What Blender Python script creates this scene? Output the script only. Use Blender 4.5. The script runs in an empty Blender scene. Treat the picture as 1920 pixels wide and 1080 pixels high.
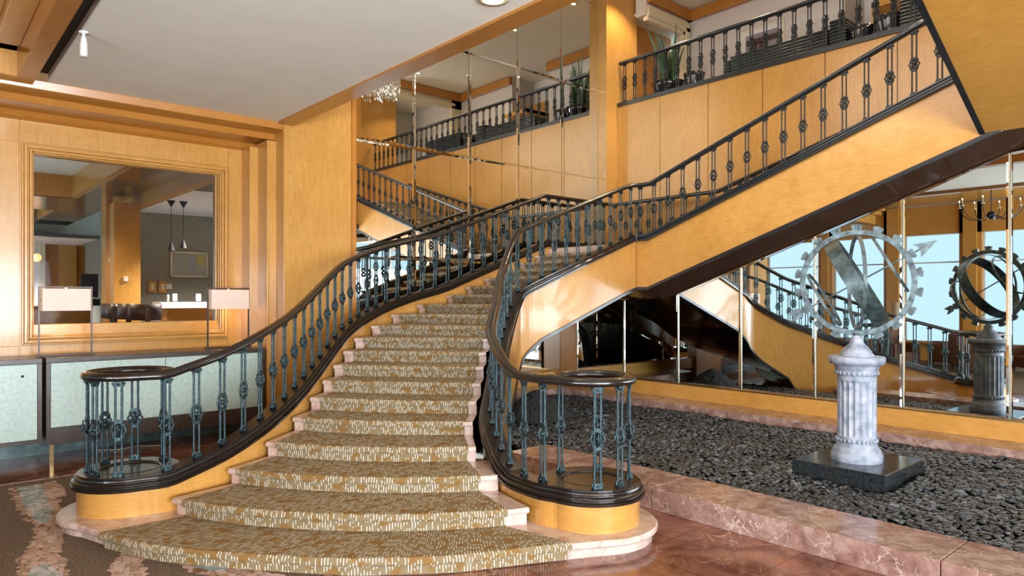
import bpy, bmesh, math, random
from mathutils import Vector, Matrix
import numpy as np
random.seed(7)
PI = math.pi
SC = bpy.context.scene
COL = SC.collection

# ------------------------------------------------------------------ camera
FPX = 1298.9; YH = 558.0; HC = 2.0
AZ = math.radians(48.728)
FX, FY = math.cos(AZ), math.sin(AZ)          # viewing direction in plan
RX, RY = math.sin(AZ), -math.cos(AZ)         # camera right in plan
cam_d = bpy.data.cameras.new('camera'); cam = bpy.data.objects.new('camera', cam_d); COL.objects.link(cam)
cam.location = (0, 0, HC); cam.rotation_euler = (PI/2, 0, AZ - PI/2)
cam_d.sensor_width = 36; cam_d.lens = FPX/1920*36; cam_d.shift_y = 18/1920
cam_d.clip_start = .05; cam_d.clip_end = 200
SC.camera = cam

# ------------------------------------------------------------------ world, sun-less daylight, exposure
w = bpy.data.worlds.new('daylight'); SC.world = w; w.use_nodes = True
wn = w.node_tree; wn.nodes.clear()
wo = wn.nodes.new('ShaderNodeOutputWorld'); wb = wn.nodes.new('ShaderNodeBackground')
wb.inputs[0].default_value = (.62, .84, .98, 1); wb.inputs[1].default_value = 1.28
wn.links.new(wb.outputs[0], wo.inputs[0])
SC.view_settings.view_transform = 'Standard'; SC.view_settings.look = 'None'
SC.view_settings.exposure = 0.0; SC.view_settings.gamma = 1; SC.view_settings.use_curve_mapping = False
SC.cycles.max_bounces = 9; SC.cycles.diffuse_bounces = 4; SC.cycles.glossy_bounces = 6
SC.cycles.transmission_bounces = 4; SC.cycles.sample_clamp_indirect = 6; SC.cycles.caustics_reflective = False
SC.cycles.caustics_refractive = False
SC.cycles.use_denoising = True

def area(name, loc, rot, sx, sy, power, col=(1, 1, 1)):
    l = bpy.data.lights.new(name, 'AREA'); l.shape = 'RECTANGLE'; l.size = sx; l.size_y = sy
    l.energy = power; l.color = col
    o = bpy.data.objects.new(name, l); COL.objects.link(o); o.location = loc; o.rotation_euler = rot
    return o
# daylight coming through the window wall at the left/behind of the camera (window plane x=-5.2)
WIN = [(-7.6, -5.2), (-4.6, -2.2), (-1.6, .8), (1.4, 3.8), (4.4, 6.4), (7.0, 8.6), (9.2, 10.9), (11.4, 13.4)]
for y0, y1 in WIN[:4]:
    area('window_daylight', (-5.35, (y0+y1)/2, 2.0), (0, -PI/2-.35, 0), 3.0, y1-y0, 330*(y1-y0), (.84, .92, 1))
# added daylight-coloured fill behind the camera, no window is modelled there (y = -9)
area('window_daylight', (-.4, -8.8, 1.9), (PI/2+.62, 0, 0), 9.0, 3.6, 3900, (.88, .94, 1))

# ------------------------------------------------------------------ helpers
def pix_y(x, y, Y):     # point of the sight line through photo pixel (x, y) at depth plane Y
    q = (x-960)/FPX; vx, vy = FX+q*RX, FY+q*RY; t = Y/vy
    return Vector((t*vx, Y, HC-(y-YH)/FPX*t))
def pix_x(x, y, X):
    q = (x-960)/FPX; vx, vy = FX+q*RX, FY+q*RY; t = X/vx
    return Vector((X, t*vy, HC-(y-YH)/FPX*t))
def pix_z(x, y, Z):
    t = FPX*(HC-Z)/(y-YH); q = (x-960)/FPX
    return Vector((t*(FX+q*RX), t*(FY+q*RY), Z))

class MB:
    def __init__(s): s.v = []; s.f = []; s.uv = []; s.smooth = []
    def add(s, vs, fs, smooth=False):
        n = len(s.v); s.v += [tuple(v) for v in vs]; s.f += [tuple(i+n for i in f) for f in fs]
        s.smooth += [smooth]*len(fs); return s
    def box(s, a, b):
        (x0, y0, z0), (x1, y1, z1) = a, b
        x0, x1 = min(x0, x1), max(x0, x1); y0, y1 = min(y0, y1), max(y0, y1); z0, z1 = min(z0, z1), max(z0, z1)
        return s.add([(x0,y0,z0),(x1,y0,z0),(x1,y1,z0),(x0,y1,z0),(x0,y0,z1),(x1,y0,z1),(x1,y1,z1),(x0,y1,z1)],
              [(0,3,2,1),(4,5,6,7),(0,1,5,4),(1,2,6,5),(2,3,7,6),(3,0,4,7)])
    def cbox(s, c, d, m=None):
        n = len(s.v)
        s.box([c[i]-d[i]/2 for i in range(3)], [c[i]+d[i]/2 for i in range(3)])
        if m is not None:
            for i in range(n, len(s.v)): s.v[i] = tuple(m @ Vector(s.v[i]))
        return s
    def prism(s, pts, z0, z1):
        n = len(pts); vs = [(x, y, z0) for x, y in pts]+[(x, y, z1) for x, y in pts]
        fs = [tuple(reversed(range(n))), tuple(range(n, 2*n))]+[(i, (i+1) % n, n+(i+1) % n, n+i) for i in range(n)]
        return s.add(vs, fs)
    def poly_x(s, yz, x0, x1):      # polygon in the y-z plane extruded along x
        n = len(yz); vs = [(x0, y, z) for y, z in yz]+[(x1, y, z) for y, z in yz]
        fs = [tuple(range(n)), tuple(reversed(range(n, 2*n)))]+[(i, n+i, n+(i+1) % n, (i+1) % n) for i in range(n)]
        return s.add(vs, fs)
    def lathe(s, prof, c=(0, 0, 0), n=24, cap=True, smooth=True, a0=0, a1=2*PI):
        full = abs(a1-a0-2*PI) < 1e-6; m = n if full else n+1
        vs = []; fs = []
        for r, z in prof:
            for i in range(m):
                a = a0+(a1-a0)*i/n; vs.append((c[0]+r*math.cos(a), c[1]+r*math.sin(a), c[2]+z))
        for j in range(len(prof)-1):
            for i in range(n):
                k = (i+1) % m; fs.append((j*m+i, j*m+k, (j+1)*m+k, (j+1)*m+i))
        s.add(vs, fs, smooth)
        if cap and full:
            if prof[0][0] > 1e-5: s.add(vs[:m], [tuple(reversed(range(m)))])
            if prof[-1][0] > 1e-5: s.add(vs[-m:], [tuple(range(m))])
        return s
    def tube(s, pts, r, n=8, closed=False, smooth=True):
        pts = [Vector(p) for p in pts]; N = len(pts); vs = []; fs = []
        rr = r if isinstance(r, (list, tuple)) else [r]*N
        up = None
        for i, p in enumerate(pts):
            a = pts[(i-1) % N] if (closed or i > 0) else p; b = pts[(i+1) % N] if (closed or i < N-1) else p
            t = (b-a).normalized()
            if up is None: up = Vector((0, 0, 1)) if abs(t.z) < .9 else Vector((1, 0, 0))
            u = (up-t*up.dot(t))
            if u.length < 1e-4: u = t.orthogonal()
            u.normalize(); up = u; v = t.cross(u)
            for k in range(n):
                an = 2*PI*k/n; vs.append(p+(u*math.cos(an)+v*math.sin(an))*rr[i])
        for i in range(N if closed else N-1):
            j = (i+1) % N
            for k in range(n):
                l = (k+1) % n; fs.append((i*n+k, i*n+l, j*n+l, j*n+k))
        s.add(vs, fs, smooth)
        if not closed:
            s.add(vs[:n], [tuple(reversed(range(n)))]); s.add(vs[-n:], [tuple(range(n))])
        return s
    def sphere(s, c, r, n=10, m=6, sc=(1, 1, 1)):
        vs = [(c[0], c[1], c[2]-r*sc[2])]; fs = []
        for j in range(1, m):
            a = -PI/2+PI*j/m
            for i in range(n):
                b = 2*PI*i/n; vs.append((c[0]+r*sc[0]*math.cos(a)*math.cos(b), c[1]+r*sc[1]*math.cos(a)*math.sin(b), c[2]+r*sc[2]*math.sin(a)))
        vs.append((c[0], c[1], c[2]+r*sc[2])); L = len(vs)-1
        for i in range(n):
            k = (i+1) % n; fs.append((0, 1+k, 1+i)); fs.append((L, L-n+i, L-n+k))
            for j in range(m-2): fs.append((1+j*n+i, 1+j*n+k, 1+(j+1)*n+k, 1+(j+1)*n+i))
        return s.add(vs, fs, True)
    def sweep(s, path, prof, closed=False, smooth=False, caps=True, offs=None):
        # path: 3-D points; prof: (lateral to the right, up) closed loop; the section stays vertical, mitred in plan
        P = [Vector(p) for p in path]; N = len(P); m = len(prof); vs = []; fs = []
        for i, p in enumerate(P):
            a = P[(i-1) % N] if (closed or i > 0) else None; b = P[(i+1) % N] if (closed or i < N-1) else None
            d1 = (p-a) if a is not None else (b-p); d2 = (b-p) if b is not None else (p-a)
            d1 = Vector((d1.x, d1.y, 0)).normalized(); d2 = Vector((d2.x, d2.y, 0)).normalized()
            t = (d1+d2).normalized(); mit = 1/max(.5, t.dot(d1)); rt = Vector((t.y, -t.x, 0))*mit
            pr = prof if offs is None else offs(i, prof)
            for l, u in pr: vs.append(p+rt*l+Vector((0, 0, u)))
        for i in range(N if closed else N-1):
            j = (i+1) % N
            for k in range(m):
                l = (k+1) % m; fs.append((i*m+k, i*m+l, j*m+l, j*m+k))
        s.add(vs, fs, smooth)
        if not closed and caps:
            s.add(vs[:m], [tuple(reversed(range(m)))]); s.add(vs[-m:], [tuple(range(m))])
        return s
    def xf(s, m, n0=0):
        for i in range(n0, len(s.v)): s.v[i] = tuple(m @ Vector(s.v[i]))
        return s
    def mesh(s, name, mat):
        me = bpy.data.meshes.new(name); me.from_pydata(s.v, [], s.f); me.update()
        me.polygons.foreach_set('use_smooth', s.smooth)
        if s.uv:
            ul = me.uv_layers.new(name='UVMap')
            for lp in me.loops: ul.data[lp.index].uv = s.uv[lp.vertex_index]
        bm = bmesh.new(); bm.from_mesh(me); bmesh.ops.recalc_face_normals(bm, faces=bm.faces); bm.to_mesh(me); bm.free()
        if isinstance(mat, (list, tuple)):
            for q in mat: me.materials.append(q)
        else: me.materials.append(mat)
        return me
    def build(s, name, mat, parent=None, loc=None, bevel=0):
        me = s.mesh(name, mat); o = bpy.data.objects.new(name, me); COL.objects.link(o)
        if parent is not None: o.parent = parent
        if loc is not None: o.location = loc
        if bevel:
            b = o.modifiers.new('bevel', 'BEVEL'); b.width = bevel; b.segments = 2; b.limit_method = 'ANGLE'; b.angle_limit = .6
        return o
def tag(o, label=None, cat=None, group=None, kind=None):
    if label: o['label'] = label
    if cat: o['category'] = cat
    if group: o['group'] = group
    if kind: o['kind'] = kind
    return o
def empty(name, loc=(0, 0, 0), rz=0):
    o = bpy.data.objects.new(name, None); COL.objects.link(o); o.location = loc; o.rotation_euler = (0, 0, rz); o.empty_display_size = .1
    return o
def inst(name, me, parent, loc, rz=0):
    o = bpy.data.objects.new(name, me); COL.objects.link(o); o.parent = parent; o.location = loc; o.rotation_euler = (0, 0, rz); return o
def copy_tree(o, parent=None):
    c = o.copy(); COL.objects.link(c); c.parent = parent
    for ch in list(o.children): copy_tree(ch, c)
    return c
def catmull(pts, per=6):
    pts = [np.array(p, float) for p in pts]; out = []
    for i in range(len(pts)-1):
        p0 = pts[i-1] if i > 0 else 2*pts[0]-pts[1]; p1 = pts[i]; p2 = pts[i+1]; p3 = pts[i+2] if i+2 < len(pts) else 2*pts[-1]-pts[-2]
        for j in range(per):
            t = j/per; out.append(.5*((2*p1)+(-p0+p2)*t+(2*p0-5*p1+4*p2-p3)*t*t+(-p0+3*p1-3*p2+p3)*t**3))
    out.append(pts[-1]); return [tuple(p) for p in out]
def resample(pts, step=None, n=None, start=0):
    P = [np.array(p, float) for p in pts]; d = [0]
    for a, b in zip(P, P[1:]): d.append(d[-1]+np.linalg.norm((b-a)[:2]))
    L = d[-1]
    if n is not None: ss = [L*i/(n-1) for i in range(n)]
    else: ss = list(np.arange(start, L, step))
    A = np.array(P); return [tuple(np.interp(s_, d, A[:, k]) for k in range(A.shape[1])) for s_ in ss]

# ------------------------------------------------------------------ materials
def mat(name):
    m = bpy.data.materials.new(name); m.use_nodes = True; nt = m.node_tree; b = nt.nodes['Principled BSDF']
    return m, nt, b
def N(nt, t, **k):
    n = nt.nodes.new(t)
    for a, v in k.items():
        if a.startswith('i_'): n.inputs[a[2:].replace('_', ' ')].default_value = v
        else: setattr(n, a, v)
    return n
def ramp(nt, stops, interp='LINEAR'):
    r = nt.nodes.new('ShaderNodeValToRGB'); r.color_ramp.interpolation = interp
    e = r.color_ramp.elements
    while len(e) > 1: e.remove(e[-1])
    e[0].position = stops[0][0]; e[0].color = (*stops[0][1], 1)
    for p, c in stops[1:]:
        q = e.new(p); q.color = (*c, 1)
    return r
def pos_map(nt, scale=(1, 1, 1), rot=(0, 0, 0)):
    g = nt.nodes.new('ShaderNodeNewGeometry'); mp = nt.nodes.new('ShaderNodeMapping')
    mp.inputs['Scale'].default_value = scale; mp.inputs['Rotation'].default_value = rot
    nt.links.new(g.outputs['Position'], mp.inputs['Vector']); return mp
def plain(name, col, rough=.5, metal=0, bump=0, bscale=60, var=.08, spec=.5, coat=0):
    m, nt, b = mat(name)
    mp = pos_map(nt, (1, 1, 1)); no = N(nt, 'ShaderNodeTexNoise'); no.inputs['Scale'].default_value = bscale; no.inputs['Detail'].default_value = 4
    nt.links.new(mp.outputs[0], no.inputs['Vector'])
    c0 = tuple(c*(1-var) for c in col); c1 = tuple(min(1, c*(1+var)) for c in col)
    r = ramp(nt, [(.3, c0), (.7, c1)]); nt.links.new(no.outputs['Fac'], r.inputs[0]); nt.links.new(r.outputs[0], b.inputs['Base Color'])
    b.inputs['Roughness'].default_value = rough; b.inputs['Metallic'].default_value = metal; b.inputs['Specular IOR Level'].default_value = spec
    b.inputs['Coat Weight'].default_value = coat; b.inputs['Coat Roughness'].default_value = .08
    if bump:
        bp = N(nt, 'ShaderNodeBump'); bp.inputs['Strength'].default_value = bump; bp.inputs['Distance'].default_value = .01
        nt.links.new(no.outputs['Fac'], bp.inputs['Height']); nt.links.new(bp.outputs[0], b.inputs['Normal'])
    return m
def wood(name, c0, c1, scale=(9, 9, .9), rough=.28, figure=.35, coat=.25, rot=(0, 0, 0)):
    m, nt, b = mat(name); L = nt.links
    mp = pos_map(nt, scale, rot); a = N(nt, 'ShaderNodeTexNoise'); a.inputs['Scale'].default_value = 5; a.inputs['Detail'].default_value = 8; a.inputs['Roughness'].default_value = .62
    a.inputs['Distortion'].default_value = .6
    L.new(mp.outputs[0], a.inputs['Vector'])
    mp2 = pos_map(nt, (1.6, 1.6, 1.1)); f = N(nt, 'ShaderNodeTexNoise'); f.inputs['Scale'].default_value = 1.3; f.inputs['Detail'].default_value = 3
    L.new(mp2.outputs[0], f.inputs['Vector'])
    mp3 = pos_map(nt, (6, 6, 60) if scale[2] < 3 else (6, 6, 6)); g = N(nt, 'ShaderNodeTexNoise'); g.inputs['Scale'].default_value = 1.2; g.inputs['Detail'].default_value = 2
    L.new(mp3.outputs[0], g.inputs['Vector'])
    mm = N(nt, 'ShaderNodeMix', data_type='FLOAT'); mm.inputs[0].default_value = figure; L.new(a.outputs['Fac'], mm.inputs[2]); L.new(f.outputs['Fac'], mm.inputs[3])
    mq = N(nt, 'ShaderNodeMix', data_type='FLOAT'); mq.inputs[0].default_value = .22; L.new(mm.outputs[0], mq.inputs[2]); L.new(g.outputs['Fac'], mq.inputs[3])
    r = ramp(nt, [(.32, c0), (.66, c1)]); L.new(mq.outputs[0], r.inputs[0]); L.new(r.outputs[0], b.inputs['Base Color'])
    b.inputs['Roughness'].default_value = rough; b.inputs['Coat Weight'].default_value = coat; b.inputs['Coat Roughness'].default_value = .12
    return m
M = {}
M['wood'] = wood('anigre_wood', (.45, .208, .038), (.65, .35, .090))
M['wood_h'] = wood('anigre_wood_level', (.45, .208, .038), (.65, .35, .090), scale=(1.2, 1.2, 12))
M['wood_g'] = wood('polished_anigre_wood', (.45, .208, .038), (.65, .35, .090), coat=.45, rough=.25)
M['wood_g'].node_tree.nodes['Principled BSDF'].inputs['Coat Roughness'].default_value = .07
M['wood_u'] = wood('shaded_anigre_wood', (.42, .20, .035), (.56, .29, .06), scale=(2, 1, 12))  # darker copy of the anigre, underside shade put into the colour
M['wood_d'] = wood('anigre_wood_deep', (.40, .155, .025), (.52, .225, .040), scale=(2, 2, 12))  # deeper veneer; on the left crown moulding it stands in for shade
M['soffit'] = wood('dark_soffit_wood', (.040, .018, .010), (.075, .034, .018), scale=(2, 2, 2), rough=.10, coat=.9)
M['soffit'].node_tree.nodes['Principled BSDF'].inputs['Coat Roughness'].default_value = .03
M['soffit2'] = wood('glossy_brown_soffit', (.16, .09, .04), (.24, .14, .06), scale=(2, 2, 2), rough=.15, coat=.5)
M['iron'] = plain('black_patinated_iron', (.006, .012, .015), .22, .0, .6, 120, .6, spec=.75)
M['iron'].node_tree.nodes['Principled BSDF'].inputs['Specular Tint'].default_value = (.6, .92, 1, 1)
M['iron'].node_tree.nodes['Principled BSDF'].inputs['IOR'].default_value = 1.5
M['iron_dark'] = plain('black_painted_iron', (.008, .009, .010), .38, .2, .3, 120, .4)
M['rail'] = wood('dark_brown_rail_wood', (.006, .0045, .004), (.015, .009, .007), scale=(3, 3, 12), rough=.26, coat=.30)
M['rail2'] = plain('black_lacquered_rail', (.010, .014, .018), .30, 0, .05, 80, .3, coat=.2)
M['ceil'] = plain('ceiling_plaster', (.88, .865, .77), .8, 0, .03, 2, .03)
M['white'] = plain('white_plaster', (.74, .72, .70), .7, 0, 0, 5, .02)
M['cream'] = plain('cream_trim_paint', (.72, .64, .46), .5, 0, 0, 5, .03)
M['mirror'] = None
m, nt, b = mat('mirror_glass'); b.inputs['Base Color'].default_value = (.86, .88, .84, 1); b.inputs['Metallic'].default_value = 1; b.inputs['Roughness'].default_value = .012; M['mirror'] = m
m, nt, b = mat('tinted_mirror_glass'); b.inputs['Base Color'].default_value = (.80, .88, .88, 1); b.inputs['Metallic'].default_value = 1; b.inputs['Roughness'].default_value = .01; M['mirror2'] = m
M['brass'] = plain('brass', (.72, .52, .24), .22, 1, 0, 40, .1)
M['seam'] = plain('pale_brass', (.62, .58, .44), .25, 1, 0, 40, .1)
M['black'] = plain('matte_black', (.010, .010, .011), .75, 0, 0, 40, .2)
M['steel'] = plain('dark_bronze_metal', (.08, .06, .052), .38, .8, 0, 60, .2)
M['leather'] = plain('brown_leather', (.075, .042, .030), .42, 0, .15, 40, .25)
M['verdigris'] = None

def marble(name, stops, vein, scale=2.2, rough=.14, tiles=None, vstr=.55):
    m, nt, b = mat(name); L = nt.links
    mp = pos_map(nt, (scale,)*3)
    n1 = N(nt, 'ShaderNodeTexNoise'); n1.inputs['Scale'].default_value = 1.5; n1.inputs['Detail'].default_value = 9; n1.inputs['Roughness'].default_value = .65; n1.inputs['Distortion'].default_value = .9
    L.new(mp.outputs[0], n1.inputs['Vector'])
    r = ramp(nt, stops); L.new(n1.outputs['Fac'], r.inputs[0])
    v = N(nt, 'ShaderNodeTexVoronoi', feature='DISTANCE_TO_EDGE'); v.inputs['Scale'].default_value = 2.1
    add = N(nt, 'ShaderNodeVectorMath', operation='ADD'); sc = N(nt, 'ShaderNodeVectorMath', operation='SCALE'); sc.inputs['Scale'].default_value = .9
    n2 = N(nt, 'ShaderNodeTexNoise'); n2.inputs['Scale'].default_value = 2.3; n2.inputs['Detail'].default_value = 6
    L.new(mp.outputs[0], n2.inputs['Vector']); L.new(n2.outputs['Color'], sc.inputs[0]); L.new(mp.outputs[0], add.inputs[0]); L.new(sc.outputs[0], add.inputs[1]); L.new(add.outputs[0], v.inputs['Vector'])
    vr = ramp(nt, [(0, (1, 1, 1)), (.035, (0, 0, 0))]); L.new(v.outputs['Distance'], vr.inputs[0])
    n3 = N(nt, 'ShaderNodeTexNoise'); n3.inputs['Scale'].default_value = 1.1; L.new(mp.outputs[0], n3.inputs['Vector'])
    r3 = ramp(nt, [(.46, (0, 0, 0)), (.62, (1, 1, 1))]); L.new(n3.outputs['Fac'], r3.inputs[0])
    mu = N(nt, 'ShaderNodeMath', operation='MULTIPLY'); L.new(vr.outputs[0], mu.inputs[0]); L.new(r3.outputs[0], mu.inputs[1])
    mu2 = N(nt, 'ShaderNodeMath', operation='MULTIPLY'); L.new(mu.outputs[0], mu2.inputs[0]); mu2.inputs[1].default_value = vstr
    mx = N(nt, 'ShaderNodeMix', data_type='RGBA'); L.new(mu2.outputs[0], mx.inputs[0]); L.new(r.outputs[0], mx.inputs[6]); mx.inputs[7].default_value = (*vein, 1)
    out = mx.outputs[2]
    if tiles:
        br = N(nt, 'ShaderNodeTexBrick'); br.inputs['Scale'].default_value = 1; br.offset = 0.0
        br.inputs['Brick Width'].default_value = tiles; br.inputs['Row Height'].default_value = tiles; br.inputs['Mortar Size'].default_value = .004
        br.inputs['Color1'].default_value = (.86, .86, .86, 1); br.inputs['Color2'].default_value = (1.08, 1.02, .98, 1); br.inputs['Mortar'].default_value = (.35, .3, .28, 1)
        mp4 = pos_map(nt, (1, 1, 1)); L.new(mp4.outputs[0], br.inputs['Vector'])
        mt = N(nt, 'ShaderNodeMix', data_type='RGBA', blend_type='MULTIPLY'); mt.inputs[0].default_value = 1; L.new(out, mt.inputs[6]); L.new(br.outputs['Color'], mt.inputs[7]); out = mt.outputs[2]
    L.new(out, b.inputs['Base Color']); b.inputs['Roughness'].default_value = rough
    return m
M['floor'] = marble('red_marble_tiles', [(.3, (.09, .032, .022)), (.45, (.19, .078, .054)), (.58, (.30, .145, .105)), (.75, (.38, .155, .065))], (.75, .55, .45), 1.6, .10, .86)
M['curb'] = marble('pink_brown_marble', [(.3, (.17, .09, .075)), (.48, (.31, .185, .155)), (.62, (.44, .32, .28)), (.75, (.34, .18, .12))], (.85, .78, .72), 3.6, .14, vstr=.75)
M['step'] = marble('pale_pink_marble', [(.3, (.38, .24, .21)), (.45, (.56, .42, .37)), (.6, (.66, .55, .49)), (.75, (.47, .29, .24))], (.80, .74, .70), 3.4, .22, vstr=.4)
M['green'] = marble('green_marble', [(.3, (.05, .09, .10)), (.5, (.12, .19, .20)), (.7, (.20, .29, .29))], (.5, .6, .6), 4, .2)
M['whitemarble'] = marble('white_marble', [(.3, (.60, .61, .62)), (.6, (.78, .78, .77))], (.40, .42, .45), 3, .2)
M['granite'] = plain('black_granite', (.020, .024, .027), .14, 0, 0, 30, .5)
M['fabricwall'] = plain('grey_woven_wallcovering', (.24, .225, .175), .85, 0, .2, 30, .25)
M['teal'] = plain('pale_shagreen_panel', (.50, .66, .62), .35, 0, .05, 26, .12)
M['darkoak'] = wood('dark_oak', (.035, .024, .019), (.075, .055, .042), scale=(14, 14, 1.4), rough=.35)
M['white_glow'] = None
m, nt, b = mat('lit_lamp_shade'); b.inputs['Base Color'].default_value = (.58, .47, .40, 1)
b.inputs['Emission Color'].default_value = (1, .74, .58, 1); b.inputs['Emission Strength'].default_value = .30; M['shade'] = m
m, nt, b = mat('downlight_bulb'); b.inputs['Emission Color'].default_value = (1, .72, .36, 1); b.inputs['Emission Strength'].default_value = 25; M['bulb'] = m
m, nt, b = mat('orange_globe_light'); b.inputs['Emission Color'].default_value = (1, .45, .12, 1); b.inputs['Emission Strength'].default_value = 1.5; M['globe'] = m
m, nt, b = mat('clear_glass'); b.inputs['Base Color'].default_value = (.95, .97, 1, 1); b.inputs['Roughness'].default_value = .02; b.inputs['Transmission Weight'].default_value = 1; b.inputs['IOR'].default_value = 1.1; M['glass'] = m
# striped wallcovering
m, nt, b = mat('striped_wallcovering'); L = nt.links; mp = pos_map(nt, (1, 1, 1)); wv = N(nt, 'ShaderNodeTexWave', bands_direction='Y'); wv.inputs['Scale'].default_value = 6.5; wv.inputs['Distortion'].default_value = 0
L.new(mp.outputs[0], wv.inputs['Vector']); r = ramp(nt, [(.2, (.60, .55, .52)), (.8, (.72, .68, .65))]); L.new(wv.outputs['Fac'], r.inputs[0]); L.new(r.outputs[0], b.inputs['Base Color']); b.inputs['Roughness'].default_value = .75; M['stripe'] = m
# verdigris copper and painted column
m, nt, b = mat('verdigris_copper'); L = nt.links; mp = pos_map(nt, (1, 1, 1)); no = N(nt, 'ShaderNodeTexNoise'); no.inputs['Scale'].default_value = 14; no.inputs['Detail'].default_value = 8; L.new(mp.outputs[0], no.inputs['Vector'])
r = ramp(nt, [(.34, (.040, .050, .053)), (.5, (.078, .112, .118)), (.66, (.13, .18, .195))]); L.new(no.outputs['Fac'], r.inputs[0]); L.new(r.outputs[0], b.inputs['Base Color']); b.inputs['Roughness'].default_value = .45; b.inputs['Metallic'].default_value = .35; M['verdigris'] = m
M['copper_dark'] = plain('dark_patinated_copper', (.045, .070, .072), .4, .4, .2, 18, .6)
m, nt, b = mat('weathered_grey_column'); L = nt.links; mp = pos_map(nt, (1, 1, 1)); no = N(nt, 'ShaderNodeTexNoise'); no.inputs['Scale'].default_value = 9; no.inputs['Detail'].default_value = 8; L.new(mp.outputs[0], no.inputs['Vector'])
r = ramp(nt, [(.32, (.15, .20, .26)), (.5, (.30, .345, .43)), (.68, (.41, .455, .56))]); L.new(no.outputs['Fac'], r.inputs[0]); L.new(r.outputs[0], b.inputs['Base Color']); b.inputs['Roughness'].default_value = .55; M['column'] = m
# pebbles
m, nt, b = mat('dark_river_pebble'); L = nt.links; mp = pos_map(nt, (1, 1, 1)); vo = N(nt, 'ShaderNodeTexVoronoi'); vo.inputs['Scale'].default_value = 16; L.new(mp.outputs[0], vo.inputs['Vector'])
sp = N(nt, 'ShaderNodeSeparateColor'); L.new(vo.outputs['Color'], sp.inputs[0])
r = ramp(nt, [(0, (.009, .010, .013)), (.55, (.022, .025, .030)), (.88, (.048, .054, .064)), (1, (.11, .125, .15))]); L.new(sp.outputs[0], r.inputs[0]); L.new(r.outputs[0], b.inputs['Base Color']); b.inputs['Roughness'].default_value = .26; M['pebble'] = m
# hotel floor carpet
def carpet_mat(name, c0, c1, sc=160):
    m, nt, b = mat(name); L = nt.links; mp = pos_map(nt, (1, 1, 1)); no = N(nt, 'ShaderNodeTexNoise'); no.inputs['Scale'].default_value = sc; no.inputs['Detail'].default_value = 3
    L.new(mp.outputs[0], no.inputs['Vector']); r = ramp(nt, [(.35, c0), (.65, c1)]); L.new(no.outputs['Fac'], r.inputs[0]); L.new(r.outputs[0], b.inputs['Base Color']); b.inputs['Roughness'].default_value = 1; b.inputs['Specular IOR Level'].default_value = .1
    bp = N(nt, 'ShaderNodeBump'); bp.inputs['Strength'].default_value = .6; bp.inputs['Distance'].default_value = .01; L.new(no.outputs['Fac'], bp.inputs['Height']); L.new(bp.outputs[0], b.inputs['Normal'])
    return m
M['carpet'] = carpet_mat('brown_carpet', (.105, .082, .066), (.24, .195, .16), 70)
m, nt, b = mat('petal_pattern_carpet'); L = nt.links; mp = pos_map(nt, (1.3, .75, 1), (0, 0, .7))
n2 = N(nt, 'ShaderNodeTexNoise'); n2.inputs['Scale'].default_value = 9; n2.inputs['Detail'].default_value = 4; L.new(mp.outputs[0], n2.inputs['Vector'])
sc_ = N(nt, 'ShaderNodeVectorMath', operation='SCALE'); sc_.inputs['Scale'].default_value = .16; ad = N(nt, 'ShaderNodeVectorMath', operation='ADD'); L.new(n2.outputs['Color'], sc_.inputs[0]); L.new(mp.outputs[0], ad.inputs[0]); L.new(sc_.outputs[0], ad.inputs[1])
ve = N(nt, 'ShaderNodeTexVoronoi', feature='DISTANCE_TO_EDGE'); ve.inputs['Scale'].default_value = 15; vc = N(nt, 'ShaderNodeTexVoronoi'); vc.inputs['Scale'].default_value = 15
L.new(ad.outputs[0], ve.inputs['Vector']); L.new(ad.outputs[0], vc.inputs['Vector'])
n4 = N(nt, 'ShaderNodeTexNoise'); n4.inputs['Scale'].default_value = 1.5; L.new(mp.outputs[0], n4.inputs['Vector'])
sp = N(nt, 'ShaderNodeSeparateColor'); L.new(vc.outputs['Color'], sp.inputs[0])
mxv = N(nt, 'ShaderNodeMix', data_type='FLOAT'); mxv.inputs[0].default_value = .72; L.new(sp.outputs[0], mxv.inputs[2]); L.new(n4.outputs['Fac'], mxv.inputs[3])
r = ramp(nt, [(0, (.20, .11, .06)), (.36, (.50, .35, .28)), (.46, (.60, .45, .38)), (.54, (.30, .42, .44)), (.60, (.55, .60, .64))], 'CONSTANT'); petal_r = r; L.new(mxv.outputs[0], r.inputs[0])
er = ramp(nt, [(0, (0, 0, 0)), (.05, (1, 1, 1))]); L.new(ve.outputs['Distance'], er.inputs[0])
n5 = N(nt, 'ShaderNodeTexNoise'); n5.inputs['Scale'].default_value = 6; L.new(mp.outputs[0], n5.inputs['Vector']); r5 = ramp(nt, [(.45, (0, 0, 0)), (.55, (1, 1, 1))]); L.new(n5.outputs['Fac'], r5.inputs[0])
mxx = N(nt, 'ShaderNodeMath', operation='MAXIMUM'); L.new(er.outputs[0], mxx.inputs[0]); L.new(r5.outputs[0], mxx.inputs[1])
mx = N(nt, 'ShaderNodeMix', data_type='RGBA'); L.new(mxx.outputs[0], mx.inputs[0]); mx.inputs[6].default_value = (.05, .025, .02, 1); L.new(r.outputs[0], mx.inputs[7]); L.new(mx.outputs[2], b.inputs['Base Color']); b.inputs['Roughness'].default_value = 1; M['petal'] = m
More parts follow.
